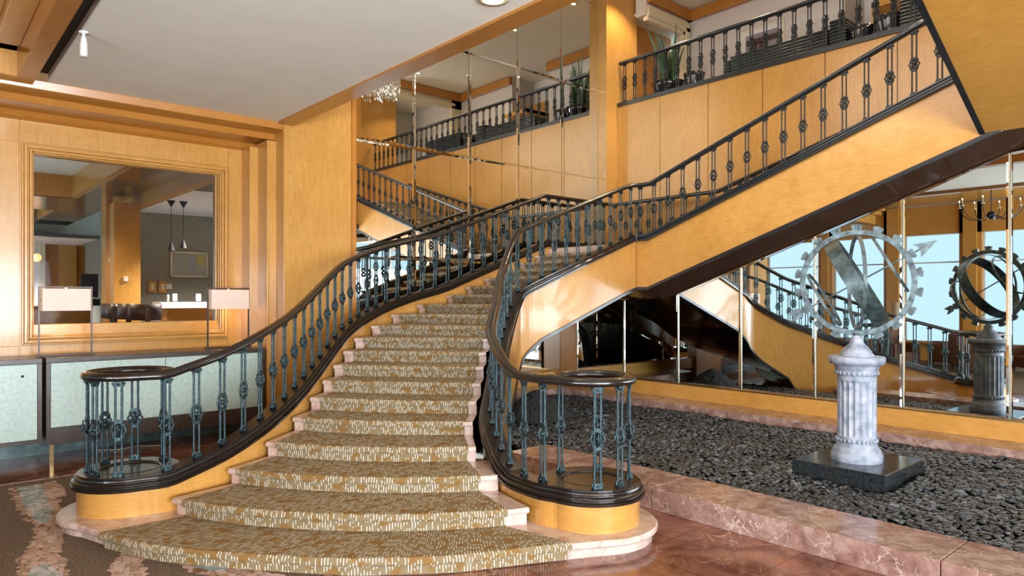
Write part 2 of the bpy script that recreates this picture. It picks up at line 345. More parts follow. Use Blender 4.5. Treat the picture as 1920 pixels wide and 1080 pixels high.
# stair runner: olive pile with short pale dashes along the run (uses UV: u across, v along, metres)
m, nt, b = mat('dashed_stair_carpet'); L = nt.links
uv = N(nt, 'ShaderNodeUVMap'); uv.uv_map = 'UVMap'; sx = N(nt, 'ShaderNodeSeparateXYZ'); L.new(uv.outputs[0], sx.inputs[0])
def MM(op, a, b_=None, c_=None):
    n = N(nt, 'ShaderNodeMath', operation=op)
    for i, q in enumerate((a, b_, c_)):
        if q is None: continue
        if isinstance(q, (int, float)): n.inputs[i].default_value = q
        else: L.new(q, n.inputs[i])
    return n.outputs[0]
u, v = sx.outputs[0], sx.outputs[1]
us = MM('MULTIPLY', u, 44.0); ui = MM('FLOOR', us); uf = MM('SUBTRACT', us, ui)
wn1 = N(nt, 'ShaderNodeTexWhiteNoise', noise_dimensions='1D'); L.new(ui, wn1.inputs['W'])
vs_ = MM('ADD', MM('MULTIPLY', v, 11.0), MM('MULTIPLY', wn1.outputs['Value'], 7.0)); vi = MM('FLOOR', vs_); vf = MM('SUBTRACT', vs_, vi)
cb = N(nt, 'ShaderNodeCombineXYZ'); L.new(ui, cb.inputs[0]); L.new(vi, cb.inputs[1])
wn2 = N(nt, 'ShaderNodeTexWhiteNoise', noise_dimensions='2D'); L.new(cb.outputs[0], wn2.inputs['Vector'])
n6 = N(nt, 'ShaderNodeTexNoise'); n6.inputs['Scale'].default_value = 9; n6.inputs['Detail'].default_value = 1; L.new(uv.outputs[0], n6.inputs['Vector'])
dens = MM('GREATER_THAN', wn2.outputs['Value'], .20)
spots = MM('LESS_THAN', n6.outputs['Fac'], .61)
m1 = MM('MULTIPLY', MM('GREATER_THAN', uf, .36), MM('LESS_THAN', uf, .64)); m2 = MM('MULTIPLY', MM('GREATER_THAN', vf, .12), MM('LESS_THAN', vf, .78))
mask = MM('MULTIPLY', MM('MULTIPLY', m1, m2), MM('MULTIPLY', dens, spots))
base = ramp(nt, [(.44, (.255, .20, .115)), (.58, (.25, .18, .085)), (.63, (.25, .145, .05))]); L.new(n6.outputs['Fac'], base.inputs[0])
fz = N(nt, 'ShaderNodeTexNoise'); fz.inputs['Scale'].default_value = 260; L.new(uv.outputs[0], fz.inputs['Vector'])
mx = N(nt, 'ShaderNodeMix', data_type='RGBA'); L.new(mask, mx.inputs[0]); L.new(base.outputs[0], mx.inputs[6]); mx.inputs[7].default_value = (.72, .72, .66, 1)
ov = N(nt, 'ShaderNodeMix', data_type='RGBA', blend_type='MULTIPLY'); ov.inputs[0].default_value = .5; L.new(mx.outputs[2], ov.inputs[6]); fr = ramp(nt, [(.3, (.62, .62, .62)), (.7, (1.2, 1.2, 1.2))]); L.new(fz.outputs['Fac'], fr.inputs[0]); L.new(fr.outputs[0], ov.inputs[7])
L.new(ov.outputs[2], b.inputs['Base Color']); b.inputs['Roughness'].default_value = 1; b.inputs['Specular IOR Level'].default_value = .15
bp = N(nt, 'ShaderNodeBump'); bp.inputs['Strength'].default_value = .5; bp.inputs['Distance'].default_value = .006; L.new(mask, bp.inputs['Height']); L.new(bp.outputs[0], b.inputs['Normal'])
M['runner'] = m
M['leaf'] = plain('snake_plant_leaf', (.020, .060, .026), .35, 0, 0, 18, .5)
M['glossblack'] = plain('gloss_black_ceramic', (.012, .012, .014), .1, 0, 0, 20, .2, coat=.6)
M['paper'] = plain('paper', (.62, .60, .56), .8, 0, 0, 9, .1)
M['screen'] = plain('dark_screen', (.04, .035, .045), .25, 0, 0, 5, .1)
M['chairfab'] = plain('brown_upholstery', (.13, .055, .030), .7, 0, .1, 40, .2)
M['gravel'] = plain('dark_gravel_bed', (.012, .012, .014), .9, 0, 0, 20, .4)

# ------------------------------------------------------------------ room shell
ZC = 4.53
def struct(name, mb, m_, bevel=0, label=None):
    o = mb.build(name, m_, bevel=bevel); o['kind'] = 'structure'
    if label: o['label'] = label
    return o
struct('floor', MB().box((-5.4, -9, -.1), (5.5, 11.0, 0)), M['floor'], label='polished red and brown marble tile floor')
fl = MB().box((5.5, -9, -.1), (13.6, 11, -.001)); struct('floor_planter_side', fl, M['floor'])
# lobby ceiling (white plaster)
struct('ceiling', MB().box((1.27, -9, ZC), (4.03, 9.72, ZC+.12)), M['ceil'], label='flat off-white plaster ceiling above the lobby')
struct('ceiling_coffer', MB().box((-5.4, -9, ZC+.42), (.78, 11, ZC+.5)), M['wood_h'])
struct('trim_1', MB().box((.95, -9, ZC-.06), (1.12, 9.72, ZC+.5)), M['wood_d'], label='flat wooden ceiling beam at the left of the plaster ceiling')
struct('trim_2', MB().box((1.12, -9, ZC+.10), (1.27, 9.72, ZC+.2)), M['black'], label='black slot beside the plaster ceiling')
mb = MB().box((.74, -9, ZC+.22), (.95, 9.6, ZC+.5)).box((-5, 9.25, ZC+.22), (.95, 9.6, ZC+.5)).box((-5, 9.45, ZC-.06), (.96, 9.72, ZC+.5)).box((.66, -9, ZC+.34), (.74, 9.25, ZC+.5)).box((-5, 9.12, ZC+.34), (.74, 9.25, ZC+.5)); struct('trim_3', mb, M['wood'], .01, 'stepped wooden coffer frame at the ceiling edge')
# beam at the right edge of the lobby ceiling
struct('trim_4', MB().box((4.03, -9, ZC-.03), (4.27, 9.72, ZC+.45)).box((4.03, -9, ZC+.45), (4.20, 9.72, 8.6)), M['wood_d'], label='wooden beam edging the lobby ceiling at the stairwell')
# left wall with a wide framed opening
YL = 10.65
ox0, ox1, oz0, oz1 = 1.22, 3.50, 1.62, 3.84
mb = MB().box((.1, YL, 0), (ox0, YL+.10, ZC+.4)).box((ox1, YL, 0), (4.5, YL+.10, ZC+.4)).box((ox0, YL, 0), (ox1, YL+.10, oz0)).box((ox0, YL, oz1), (ox1, YL+.10, ZC+.4))
struct('wall_left', mb, M['wood'], label='golden wood panelled wall with a framed opening')
# panel joints on the wall (thin dark grooves are real gaps between raised panels)
mb = MB()
for a, b_ in ((.1, 1.09), (1.10, 3.66), (3.67, 4.12)):
    for z0, z1 in ((.1, 1.39), (3.96, 4.36)): mb.box((a, YL-.018, z0), (b_-.006, YL, z1))
mb.box((.1, YL-.018, 1.39), (1.09, YL, 3.96)); mb.box((3.67, YL-.018, 1.39), (4.11, YL, 3.96))
mb.build('wall_left_panels', M['wood'], bevel=.003)['kind'] = 'structure'
bpy.data.objects['wall_left_panels']['label'] = 'flush wooden panels around the framed opening'
# crown moulding on the left wall
prof = [(0, 0), (0, .22), (-.95, .22), (-.95, .10), (-.55, .10), (-.50, .03), (-.16, .0), (-.12, -.08)]
mb = MB(); vs = []
def crown(x0, x1):
    pts = [(YL+p[0], ZC-.02-.0+p[1]-.10) for p in prof]
    return pts
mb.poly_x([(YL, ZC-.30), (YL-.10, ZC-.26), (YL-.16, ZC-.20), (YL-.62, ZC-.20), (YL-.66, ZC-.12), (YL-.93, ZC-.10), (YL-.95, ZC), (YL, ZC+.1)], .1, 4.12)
struct('trim_5', mb, M['wood_d'], .006, 'deep wooden crown moulding above the left wall')  # darker wood paints in the shade on the downward faces
# frame round the opening
def frame_rect(mb, x0, x1, z0, z1, wds, y, dep):
    # concentric stepped moulding
    o = 0
    for wd, d in wds:
        mb.box((x0+o, y-d, z0+o), (x0+o+wd, y, z1-o)); mb.box((x1-o-wd, y-d, z0+o), (x1-o, y, z1-o))
        mb.box((x0+o+wd, y-d, z1-o-wd), (x1-o-wd, y, z1-o)); mb.box((x0+o+wd, y-d, z0+o), (x1-o-wd, y, z0+o+wd)); o += wd
mb = MB(); frame_rect(mb, 1.11, 3.65, 1.40, 3.95, [(.025, .05), (.035, .085), (.02, .06), (.025, .10), (.02, .07)], YL, 0)
mb.box((ox0, YL-.03, 1.5), (ox1, YL+.12, 1.66)); mb.box((ox0, YL-.0, 3.82), (ox1, YL+.12, 3.85)); mb.box((ox0-.02, YL, 1.6), (ox0+.02, YL+.12, 3.84)); mb.box((ox1-.02, YL, 1.6), (ox1+.02, YL+.12, 3.84))
o = struct('window_1', mb, M['wood_h'], .008, 'moulded golden wood frame around the large wall opening')
MB().box((ox0, YL+.06, 1.66), (ox1, YL+.065, 3.82)).build('pane', M['glass'], o)
# pier between opening wall and the mirrors
mb = MB().box((4.12, 9.70, 0), (5.20, 10.4, 8.6)); struct('wall_pier', mb, M['wood'], label='broad golden wood pier beside the mirrors')
mb = MB().box((4.10, 9.70, ZC-.12), (5.22, 9.72, ZC-.112)); mb.box((3.98, 9.95, .1), (4.12, 10.65, 4.3)); mb.box((3.86, 10.3, .1), (3.99, 10.65, 4.25)); mb.box((4.12,9.688,.2),(4.13,9.70,4.5))
struct('trim_6', mb, M['wood_g'], .01, 'stepped wooden reveal between left wall and pier')
struct('trim_7', MB().box((5.20, 9.66, .2), (5.27, 9.80, 8.6)), M['wood_d'], label='narrow dark wood strip at the left edge of the mirrors')
# mirror wall (plane y = 9.79) with bevelled mirror squares
YM = 9.79
struct('wall_mirror_back', MB().box((5.2, YM+.02, 0), (13.6, YM+.3, 8.6)), M['wood_d'])
def mirror_panel(corners, nrm, m_, name, label, group, bw=.035):
    # corners: 4 points (p0 bottom-left, p1 bottom-right, p2 top-right, p3 top-left); bevelled border
    P = [Vector(c) for c in corners]; c = sum(P, Vector())/4; n = Vector(nrm)
    ex = (P[1]-P[0]).normalized(); ey = (P[3]-P[0]).normalized()
    sg = [(1, 1), (-1, 1), (-1, -1), (1, -1)]
    I = [P[i]+ex*bw*sg[i][0]+ey*bw*sg[i][1]+n*.0035 for i in range(4)]
    B = [p-n*.004 for p in P]
    mb = MB(); mb.add(P+I, [(4, 5, 6, 7), (0, 1, 5, 4), (1, 2, 6, 5), (2, 3, 7, 6), (3, 0, 4, 7)]); mb.add(P+B, [(0, 1, 5, 4), (1, 2, 6, 5), (2, 3, 7, 6), (3, 0, 4, 7), (7, 6, 5, 4)])
    o = mb.build(name, m_); tag(o, label, 'mirror', group); return o
colnames = ['leftmost', 'second from left', 'third from left', 'fourth from left', 'rightmost']
rownames = ['below the stair rail', 'just above the stair handrail', 'in the middle row', 'in the upper row', 'in the top row']
xs = [5.27, 6.41, 7.58, 8.74, 9.91, 11.0]; zs = [.55, 2.65, 4.50, 6.34, 8.16, 8.6]
for i in range(5):
    for j in range(5):
        mirror_panel([(xs[i]+.003, YM, zs[j]+.003), (xs[i+1]-.003, YM, zs[j]+.003), (xs[i+1]-.003, YM, zs[j+1]-.003), (xs[i]+.003, YM, zs[j+1]-.003)], (0, -1, 0), M['mirror'],
            'square_mirror', 'square mirror %s behind the staircase, %s column' % (rownames[j], colnames[i]), 'square mirrors behind the staircase')
# corner pier and balcony wall
struct('wall_corner_pier', MB().box((11.0, 9.55, 0), (12.0, YM+.3, 8.6)), M['wood'], label='golden wood pier in the stairwell corner')
XB = 11.35
mb = MB()
ys = [9.55, 8.45, 7.35, 6.25, 5.15, 4.05, 2.95, 1.85, .75, -.3]
for a, b_ in zip(ys, ys[1:]): mb.box((XB, b_+.007, 2.5), (XB+.3, a-.007, 6.02))
struct('wall_balcony', mb, M['wood'], label='golden wood panelled wall under the upper balcony')
struct('wall_balcony_core', MB().box((XB+.02, -.3, 0), (XB+.28, 9.55, 6.0)), M['darkoak'])
struct('floor_balcony', MB().box((XB+.1, -1.5, 5.9), (13.6, 11, 6.02)), M['carpet'])
XW = 13.5
struct('wall_balcony_rear', MB().box((XW, 5.75, 6), (XW+.2, 9.25, 8.6)).box((XW, 1.73, 6), (XW+.2, 4.2, 8.6)).box((XW+.2, 4.0, 6), (14.4, 4.198, 8.6)).box((XW+.2, 5.752, 6), (14.4, 5.9, 8.6)), M['stripe'], label='pale striped wall at the back of the balcony')
mb = MB().box((XW-.02, 1.8, 8.28), (XW-.12, 4.2, 8.5)).box((XW-.02, 5.75, 8.28), (XW-.12, 9.2, 8.5)).box((11.0, 1.73, 8.28), (XW, 1.85, 8.5)); mb.box((11.9, 9.10, 8.28), (XW, 9.2, 8.5)); struct('trim_8', mb, M['wood_d'], .01, 'wooden crown along the balcony ceiling')
struct('wall_balcony_end', MB().box((11.9, 9.22, 8.05), (XW+.2, 9.5, 8.6)).box((13.38, 9.22, 6), (XW+.2, 9.5, 8.6)), M['white'])
mb = MB().box((11.9, 9.14, 8.0), (13.4, 9.24, 8.22)).box((13.26, 9.14, 6), (13.4, 9.24, 8.1)).box((11.9, 9.18, 7.92), (13.3, 9.3, 8.02)).box((13.18, 9.18, 6), (13.28, 9.3, 8.0))
struct('door_1', mb, M['cream'], .01, 'cream moulded door casing at the balcony end')
struct('wall_beyond_door', MB().box((11.9, 11.0, 6), (12.9, 11.1, 8.5)), M['wood_d'])
struct('wall_beyond_door_pale', MB().box((12.9, 10.9, 6), (14, 11.1, 8.5)), M['white'])
struct('wall_balcony_recess', MB().box((14.4, 3.9, 6), (14.5, 6, 8.6)), M['white'])
struct('trim_9', MB().box((13.2, 5.05, 6.05), (14.4, 5.15, 7.35)).box((13.2, 4.2, 7.25), (14.4, 5.15, 7.35)).box((14.2, 4.2, 6.9), (14.4, 5.5, 7.8)), M['wood'], label='wooden joinery at the right of the balcony')
mb = MB().box((11.0, 1.62, 8.02), (13.5, 1.73, 8.5)).box((13.1, 1.62, 6.02), (13.5, 1.73, 8.3)).box((11.0, 1.73, 8.0), (13.2, 1.80, 8.18)).box((13.05, 1.73, 6.02), (13.2, 1.80, 8.1)); struct('door_3', mb, M['cream'], .01, 'cream casing of the far balcony opening, seen reflected')
struct('wall_beyond_far_door', MB().box((10.9, -1.4, 6.02), (14, -1.35, 8.5)).box((13.6, -1.4, 6.02), (13.65, 1.62, 8.5)), M['white'])
downlight_later = (12.2, .6, 8.45)
struct('ceiling_stairwell', MB().box((4.2, -1.5, 8.52), (14.6, 11.2, 8.62)), M['ceil'], label='off-white ceiling high over the stairwell')
struct('wall_stairwell_back', MB().box((8.6, -1.8, 4.7), (14.5, -1.5, 8.6)), M['wood'])
struct('wall_stairwell_column', MB().box((11.0, -1.2, 0), (12.3, -.3, 8.6)), M['wood'])
struct('wall_south', MB().box((4.7, -9.2, 0), (14, -9, 4.6)).box((8, -6.4, 0), (8.3, -6, 4.6)), M['wood_d'])
# window wall (seen in the mirrors)
mb = MB(); ys = [-9]+[q for p in WIN for q in p]+[14]
for a, b_ in zip(ys[::2], ys[1::2]): mb.box((-5.2, a, 0), (-4.9, b_, ZC+.4)); mb.box((-4.9, a+.12, 0), (-4.82, b_-.12, ZC+.4))
mb.box((-5.2, -9, 0), (-5.0, 14, .55)); mb.box((-5.2, -9, 4.0), (-4.9, 14, ZC+.4)); mb.box((-5.0, -9, .55), (-4.7, 14, .62))
struct('wall_window', mb, M['wood'])
for i, (y0, y1) in enumerate(WIN):
    o = struct('window_%d' % (i+2), MB().box((-5.12, y0, .55), (-5.06, y0+.04, 4.0)).box((-5.12, y1-.04, .55), (-5.06, y1, 4.0)).box((-5.12, y0, 3.1), (-5.06, y1, 3.14)), M['white'])
    MB().box((-5.10, y0, .55), (-5.094, y1, 4.0)).build('pane', M['glass'], o)
struct('floor_far', MB().box((-5.4, 11.0, -.1), (.1, 14, 0)), M['carpet'])
struct('wall_far', MB().box((-5.4, 14, 0), (.4, 14.2, 5)), M['wood'])
struct('ceiling_far', MB().box((-5.4, 11.0, ZC), (.45, 14.2, ZC+.1)), M['ceil'])

# ------------------------------------------------------------------ room beyond the opening
mb = MB().box((.1, 10.95, 4.6), (3.35, 21, 4.7)); struct('ceiling_reception', mb, M['ceil'], label='white plaster ceiling seen through the opening')
mb = MB().box((2.78, 10.95, 4.12), (3.62, 23.9, 4.7)).box((-2, 17.4, 4.12), (2.78, 20, 4.7)).box((-2, 22.6, 4.12), (3.6, 23.9, 4.7))
struct('trim_10', mb, M['soffit2'], .005, 'dark wood beams framing the ceiling beyond the opening')
struct('trim_20', MB().box((2.70, 10.95, 4.14), (2.78, 17.32, 4.62)).box((-2, 17.32, 4.14), (2.78, 17.4, 4.62)).box((2.70, 20, 4.14), (2.78, 22.6, 4.62)), M['wood'])
struct('ceiling_reception_mid', MB().box((-2, 17.4, 4.6), (3.4, 24.2, 4.7)), M['ceil'])
struct('trim_11', MB().box((3.62, 10.95, 3.88), (3.82, 19.0, 4.9)), M['wood'], label='golden wood beam running away beyond the opening')
struct('ceiling_bar', MB().box((3.82, 12.6, 3.90), (9, 17.2, 4.0)), M['white'], label='pale ceiling above the bar')
struct('trim_12', MB().box((3.82, 10.95, 3.89), (9, 12.9, 4.0)), M['soffit'], label='dark glossy beam in front of the bar ceiling')
struct('wall_bar', MB().box((3.2, 17.0, .5), (9, 17.2, 4.0)), M['fabricwall'], label='grey woven wall behind the bar')
struct('wall_bar_pier', MB().box((3.12, 15.5, .5), (3.60, 16.3, 3.89)), M['wood'], .004, 'wood pier between reception and bar')
_a = pix_y(198, 500, 15.9); _b = pix_y(211, 500, 15.9)
struct('trim_13', MB().box((_a.x, 15.9, .5), (_b.x, 16.3, 4.13)), M['wood'], .004)
struct('floor_reception', MB().box((.1, 10.95, .4), (9, 31, .5)), M['carpet'])
struct('wall_valance', MB().box((-2, 24, 3.85), (6.0, 24.2, 4.9)).box((2.05, 23.7, 3.85), (2.35, 24, 4.9)), M['fabricwall'], label='grey fabric bulkhead in the far reception')
struct('trim_14', MB().box((-2, 23.9, 3.78), (5, 24.25, 3.86)), M['darkoak'])
struct('ceiling_reception_far', MB().box((-2, 24.2, 3.8), (9, 31, 3.86)), M['white'], label='pale dropped ceiling at the far reception')
mb = MB().box((-2, 28, .5), (7.5, 28.2, 3.8)); struct('wall_reception', mb, M['wood_d'], label='wood wall at the back of the reception')
p0 = pix_y(110, 600, 27.9); p1 = pix_y(143, 466, 27.9)
struct('trim_15', MB().box((p0.x, 27.85, .5), (p1.x, 28, 3.8)), M['wood'], label='pale lit wood panel at the reception')
q0 = pix_y(65, 600, 27.8); q1 = pix_y(81, 466, 27.8)
struct('door_2', MB().box((q0.x, 27.8, .5), (q1.x-.1, 28, 3.8)), M['white']); struct('trim_16', MB().box((q1.x-.1, 27.7, .5), (q1.x+.05, 28, 3.8)), M['cream'])
struct('wall_dark_recess', MB().box((4.5, 26.5, .5), (9, 26.7, 3.8)), M['screen'])
struct('wall_reception_right', MB().box((4.5, 17.2, .5), (4.6, 26.5, 3.8)), M['fabricwall'])
def downlight(loc, power, label, col=(1, .78, .5), r=.05, spot=2.2):
    o = empty('recessed_downlight', loc); tag(o, label, 'ceiling light')
    MB().lathe([(r*1.5, 0), (r*1.5, -.012), (r, -.012), (r, .0)], n=16, cap=False).build('trim_ring', M['cream'], o)
    MB().lathe([(0.001, -.006), (r, -.006)], n=16, cap=False).build('bulb', M['bulb'], o)
    l = bpy.data.lights.new('downlight_beam', 'SPOT'); l.energy = power; l.color = col; l.spot_size = spot; l.spot_blend = .6; l.shadow_soft_size = .08
    lo = bpy.data.objects.new('downlight_beam', l); COL.objects.link(lo); lo.parent = o; lo.location = (0, 0, -.03)
    return o
downlight((1.7, 14, 4.6), 500, 'added fill downlight in the white ceiling, nearer the opening', r=.09)  # added to light the room beyond the opening; no such lamps are seen
downlight((2.0, 21.3, 4.6), 500, 'added fill downlight in the white ceiling, farther from the opening', r=.09)
downlight((5.0, 14.2, 3.9), 1500, 'added fill downlight in the bar ceiling', (1, .9, .8))
downlight((2.2, 26, 3.8), 1600, 'added fill downlight in the far dropped ceiling', (.95, .97, 1))
# bar counter
t = empty('bar_counter', (5.2, 15.3, .5)); tag(t, 'wooden bar counter with a white marble top, seen through the opening', 'counter')
MB().box((-1.35, -.3, 1.28), (2.2, .35, 1.41)).build('countertop', M['whitemarble'], t, bevel=.008)
MB().box((-1.2, -.15, 0), (2.2, .3, 1.28)).build('body', M['wood'], t)
for px, lab, wpx in ((328, 'white card stand on the bar top, left one', 11), (372, 'white card stand on the bar top, right one', 13)):
    p = pix_y(px, 568, 15.3); s_ = .008*wpx
    o = empty('card_stand', (p.x, 15.3, 1.912)); tag(o, lab, 'sign', 'card stands on the bar')
    MB().box((-s_/2, -.01, 0), (s_/2, .01, .17)).build('card', M['white'], o, bevel=.002); MB().box((-s_/2-.005, -.03, 0), (s_/2+.005, .03, .012)).build('stand_foot', M['glass'], o)
p = pix_y(290, 565, 15.4); o = tag(MB().lathe([(.0001, 0), (.022, 0), (.022, .14), (.018, .15), (.0001, .15)], n=12).build('candle', M['white'], loc=(4.05, 15.25, 1.912)), 'small white pillar candle on the bar counter', 'candle')
# switch plates, map
def wallplate(px, py, wpx, hpx, m1, m2, label, name='light_switch'):
    p = pix_y(px, py, 16.96); s_ = 15.8/FPX
    o = empty(name, (p.x, 16.985, p.z)); tag(o, label, 'switch')
    MB().box((-wpx*s_/2, -.03, -hpx*s_/2), (wpx*s_/2, .01, hpx*s_/2)).build('plate', m1, o, bevel=.004)
    MB().box((-wpx*s_/5, -.045, -hpx*s_/4), (wpx*s_/5, -.028, hpx*s_/4)).build('rocker', m2, o, bevel=.003)
wallplate(285.5, 538, 13, 21, M['wood'], M['cream'], 'wood-backed light switch nearest the pier on the grey bar wall')
wallplate(305, 538, 13, 21, M['wood'], M['cream'], 'wood-backed light switch in the middle of three on the grey wall')
wallplate(317, 537, 10, 10, M['white'], M['cream'], 'plain white switch plate on the grey bar wall')
p = pix_y(355, 496, 16.96); o = empty('framed_plan', (p.x, 16.985, p.z)); tag(o, 'framed plan with a yellow square on the grey bar wall', 'picture')
s_ = 15.8/FPX; W_, H_ = 66*s_/2, 48*s_/2
mb = MB().box((-W_, -.03, -H_), (W_, .0, -H_+.03)).box((-W_, -.03, H_-.03), (W_, 0, H_)).box((-W_, -.03, -H_), (-W_+.03, 0, H_)).box((W_-.03, -.03, -H_), (W_, 0, H_)); mb.build('frame', M['cream'], o)
MB().box((-W_+.03, -.015, -H_+.03), (W_-.03, -.005, H_-.03)).build('sheet', plain('plan_sheet', (.34, .33, .27), .6), o)
MB().box((W_*.38, -.018, .0), (W_-.06, -.014, H_-.06)).build('yellow_square', plain('plan_yellow', (.38, .33, .10), .6), o)
MB().box((-.02, -.018, -H_+.12), (W_*.34, -.014, H_-.12)).build('grey_square', plain('plan_grey', (.30, .31, .33), .6), o)
# pendants
for px, py0, py1, lab in ((321, 392, 463, 'black cone pendant lamp over the bar, left one'), (344, 384, 459, 'black cone pendant lamp over the bar, right one')):
    p = pix_y(px, py1, 14.6); o = empty('pendant_lamp', (p.x, 14.6, p.z)); tag(o, lab, 'lamp', 'pendants over the bar')
    MB().lathe([(.062, -.07), (.03, .05), (.008, .09)], n=16).build('lamp_shade', M['black'], o)
    MB().tube([(0, 0, .05), (0, 0, 3.9-p.z)], .005, 6).build('cord', M['black'], o)
    MB().lathe([(.01, 3.78-p.z), (.075, 3.89-p.z), (.075, 3.9-p.z)], n=16).build('canopy', M['black'], o)
# bar stools
def stool(px0, px1, Y, lab):
    a = pix_y(px0, 580, Y); b_ = pix_y(px1, 580, Y); c = (a+b_)/2; W = (b_.x-a.x)/2
    t = empty('bar_stool', (c.x, Y, .5)); tag(t, lab, 'stool', 'leather bar stools at the counter')
    pts = [(W*math.cos(q), -.17*math.sin(q)) for q in np.linspace(0.05, PI-.05, 13)]
    mb = MB(); mb.sweep([(x, y, 1.25) for x, y in pts], [(-.02, -.14), (.02, -.14), (.025, 0), (.02, .14), (-.02, .14)], smooth=True); mb.build('backrest', M['leather'], t)
    mb = MB().box((-.045, -.21, .75), (.045, -.19, 1.34)); brk = mb.build('back_bracket', M['steel'], t, bevel=.004)
    for x in (-.025, .025):
        for z in (1.16, 1.30): MB().sphere((x, -.212, z), .008, 8, 4).build('rivet', M['brass'], brk)
    MB().lathe([(.001, .72), (.19, .72), (.21, .76), (.2, .81), (.001, .82)], n=20).build('seat', M['leather'], t)
    for k in range(4):
        q = PI/4+k*PI/2; MB().tube([(.15*math.cos(q), .15*math.sin(q), .73), (.2*math.cos(q), .2*math.sin(q), 0)], .014, 8).build('leg', M['steel'], t)
stool(192, 220, 15.0, 'brown leather bar stool farthest left in the row at the bar')
stool(199, 222, 14.6, 'brown leather bar stool second from the left at the bar')
stool(222, 250, 14.0, 'brown leather bar stool third from the left at the bar')
stool(241, 301, 13.2, 'nearest brown leather bar stool, its steel back bracket showing')
# reception desk, monitor and printer
t = empty('reception_desk', (3.1, 19.6, .5)); tag(t, 'brown reception desk with drawers beyond the opening', 'desk')
MB().box((-1.6, -.5, 0), (.25, .4, 1.25)).build('body', M['wood_d'], t, bevel=.005)
MB().box((-1.65, -.55, 1.25), (.3, .45, 1.30)).build('desktop', plain('desk_laminate', (.22, .13, .08), .4), t, bevel=.004)
MB().box((-.75, -.515, .75), (.2, -.5, 1.18)).build('drawer', M['wood_d'], t); MB().sphere((-.25, -.53, 1.05), .015, 8, 5).build('knob', M['black'], t)
a = pix_y(150, 517, 19.6); b_ = pix_y(184, 541, 19.6); t = empty('computer_monitor', ((a.x+b_.x)/2, 19.6, 1.805)); tag(t, 'dark flat computer monitor on the reception desk', 'monitor')
W = (b_.x-a.x)/2
MB().box((-W, -.02, .20), (W, .02, .78)).build('casing', M['steel'], t, bevel=.006); MB().box((-W+.03, -.026, .24), (W-.03, -.02, .74)).build('screen', M['screen'], t)
MB().box((-.04, -.01, 0), (.04, .03, .22)).box((-.12, -.08, 0), (.12, .1, .015)).build('stand', M['steel'], t)
a = pix_y(173, 560, 19.3); b_ = pix_y(206, 545, 19.3); t = empty('desk_printer', ((a.x+b_.x)/2, 19.3, 1.805)); tag(t, 'small black printer on the reception desk', 'printer')
MB().box((-.24, -.15, 0), (.24, .15, .16)).build('casing', M['black'], t, bevel=.02); MB().box((-.2, -.1, .16), (.16, .1, .19)).build('paper_tray', M['paper'], t)
p = pix_y(69, 483, 26); t = empty('globe_wall_light', (p.x, 26, p.z)); tag(t, 'orange glowing globe light at the far left of the reception', 'lamp'); MB().sphere((0, 0, 0), .13, 16, 10).build('globe', M['globe'], t)
MB().tube([(0, 0, .1), (0, 0, 3.8-p.z)], .01, 6).build('rod', M['brass'], t)
p = pix_y(237, 523, 15.45); t = tag(MB().box((-.045, -.06, -.05), (.03, 0, .05)).build('wall_sensor', M['white'], loc=(p.x, 15.5, p.z), bevel=.006), 'small white sensor box on the wood pier', 'sensor')
p = pix_y(207, 487, 15.85); tag(MB().box((-.03, -.03, -.045), (.03, 0, .045)).build('wall_thermostat', M['white'], loc=(p.x, 15.9, p.z), bevel=.004), 'tiny white thermostat on the narrow wood post', 'thermostat')

# ------------------------------------------------------------------ staircase geometry data (plan in metres, k = step number)
P0, RR = .13, .1465
LP = [(1.72,6.53),(2.23,6.62),(2.68,6.84),(3.12,7.20),(3.46,7.51),(3.75,7.79),(4.02,8.05),(4.28,8.29),(4.58,8.55),(5.03,8.88),(5.55,9.17),(6.12,9.32),(6.73,9.35),(7.13,9.35),(7.53,9.35),(7.93,9.35),(8.33,9.35),(8.73,9.35),(9.13,9.35)]
RP = [(3.92,4.18),(4.00,4.70),(4.23,5.17),(4.51,5.60),(4.79,5.90),(5.08,6.19),(5.36,6.49),(5.63,6.78),(5.93,7.07),(6.15,7.26),(6.36,7.43),(6.55,7.56),(6.75,7.63),(7.13,7.65),(7.53,7.65),(7.93,7.65),(8.33,7.65),(8.73,7.65),(9.13,7.65)]
BUL = [.39,.25,.21,.18,.15,.12,.10,.08,.06,.05,.03,.01,0,0,0,0,0,0,0]
CL_, CR_ = (1.53, 6.97), (4.38, 3.98)      # centres of the two newel drums
ZL = P0+19*RR
def zk(k): return P0+k*RR
def nosing(k, n=24, ins=(0, 0)):
    if k == 0:
        pts = catmull([(1.17,6.27),(1.40,5.72),(1.71,5.26),(2.02,4.88),(2.36,4.50),(2.61,4.30),(2.97,4.04),(3.42,3.83),(3.80,3.66)], 6)
        return resample(pts, n=n)
    a = np.array(LP[k-1]); b = np.array(RP[k-1]); c = b-a; L = np.linalg.norm(c); c = c/L; nn = np.array((c[1], -c[0]))  # towards the viewer
    if nn @ np.array((-.66, -.75)) < 0: nn = -nn
    out = []
    for i in range(n):
        t = i/(n-1); s_ = ins[0]/L+t*(1-(ins[0]+ins[1])/L); q = 4*s_*(1-s_); q = q**.8
        out.append(tuple(a+c*L*s_+nn*BUL[k-1]*q))
    return out

stair = empty('staircase', (0, 0, 0)); tag(stair, 'grand curving marble staircase with golden wood sides rising to a landing', 'staircase')
def arc(c, r, a0, a1, n=24): return [(c[0]+r*math.cos(math.radians(a0+(a1-a0)*i/n)), c[1]+r*math.sin(math.radians(a0+(a1-a0)*i/n))) for i in range(n+1)]
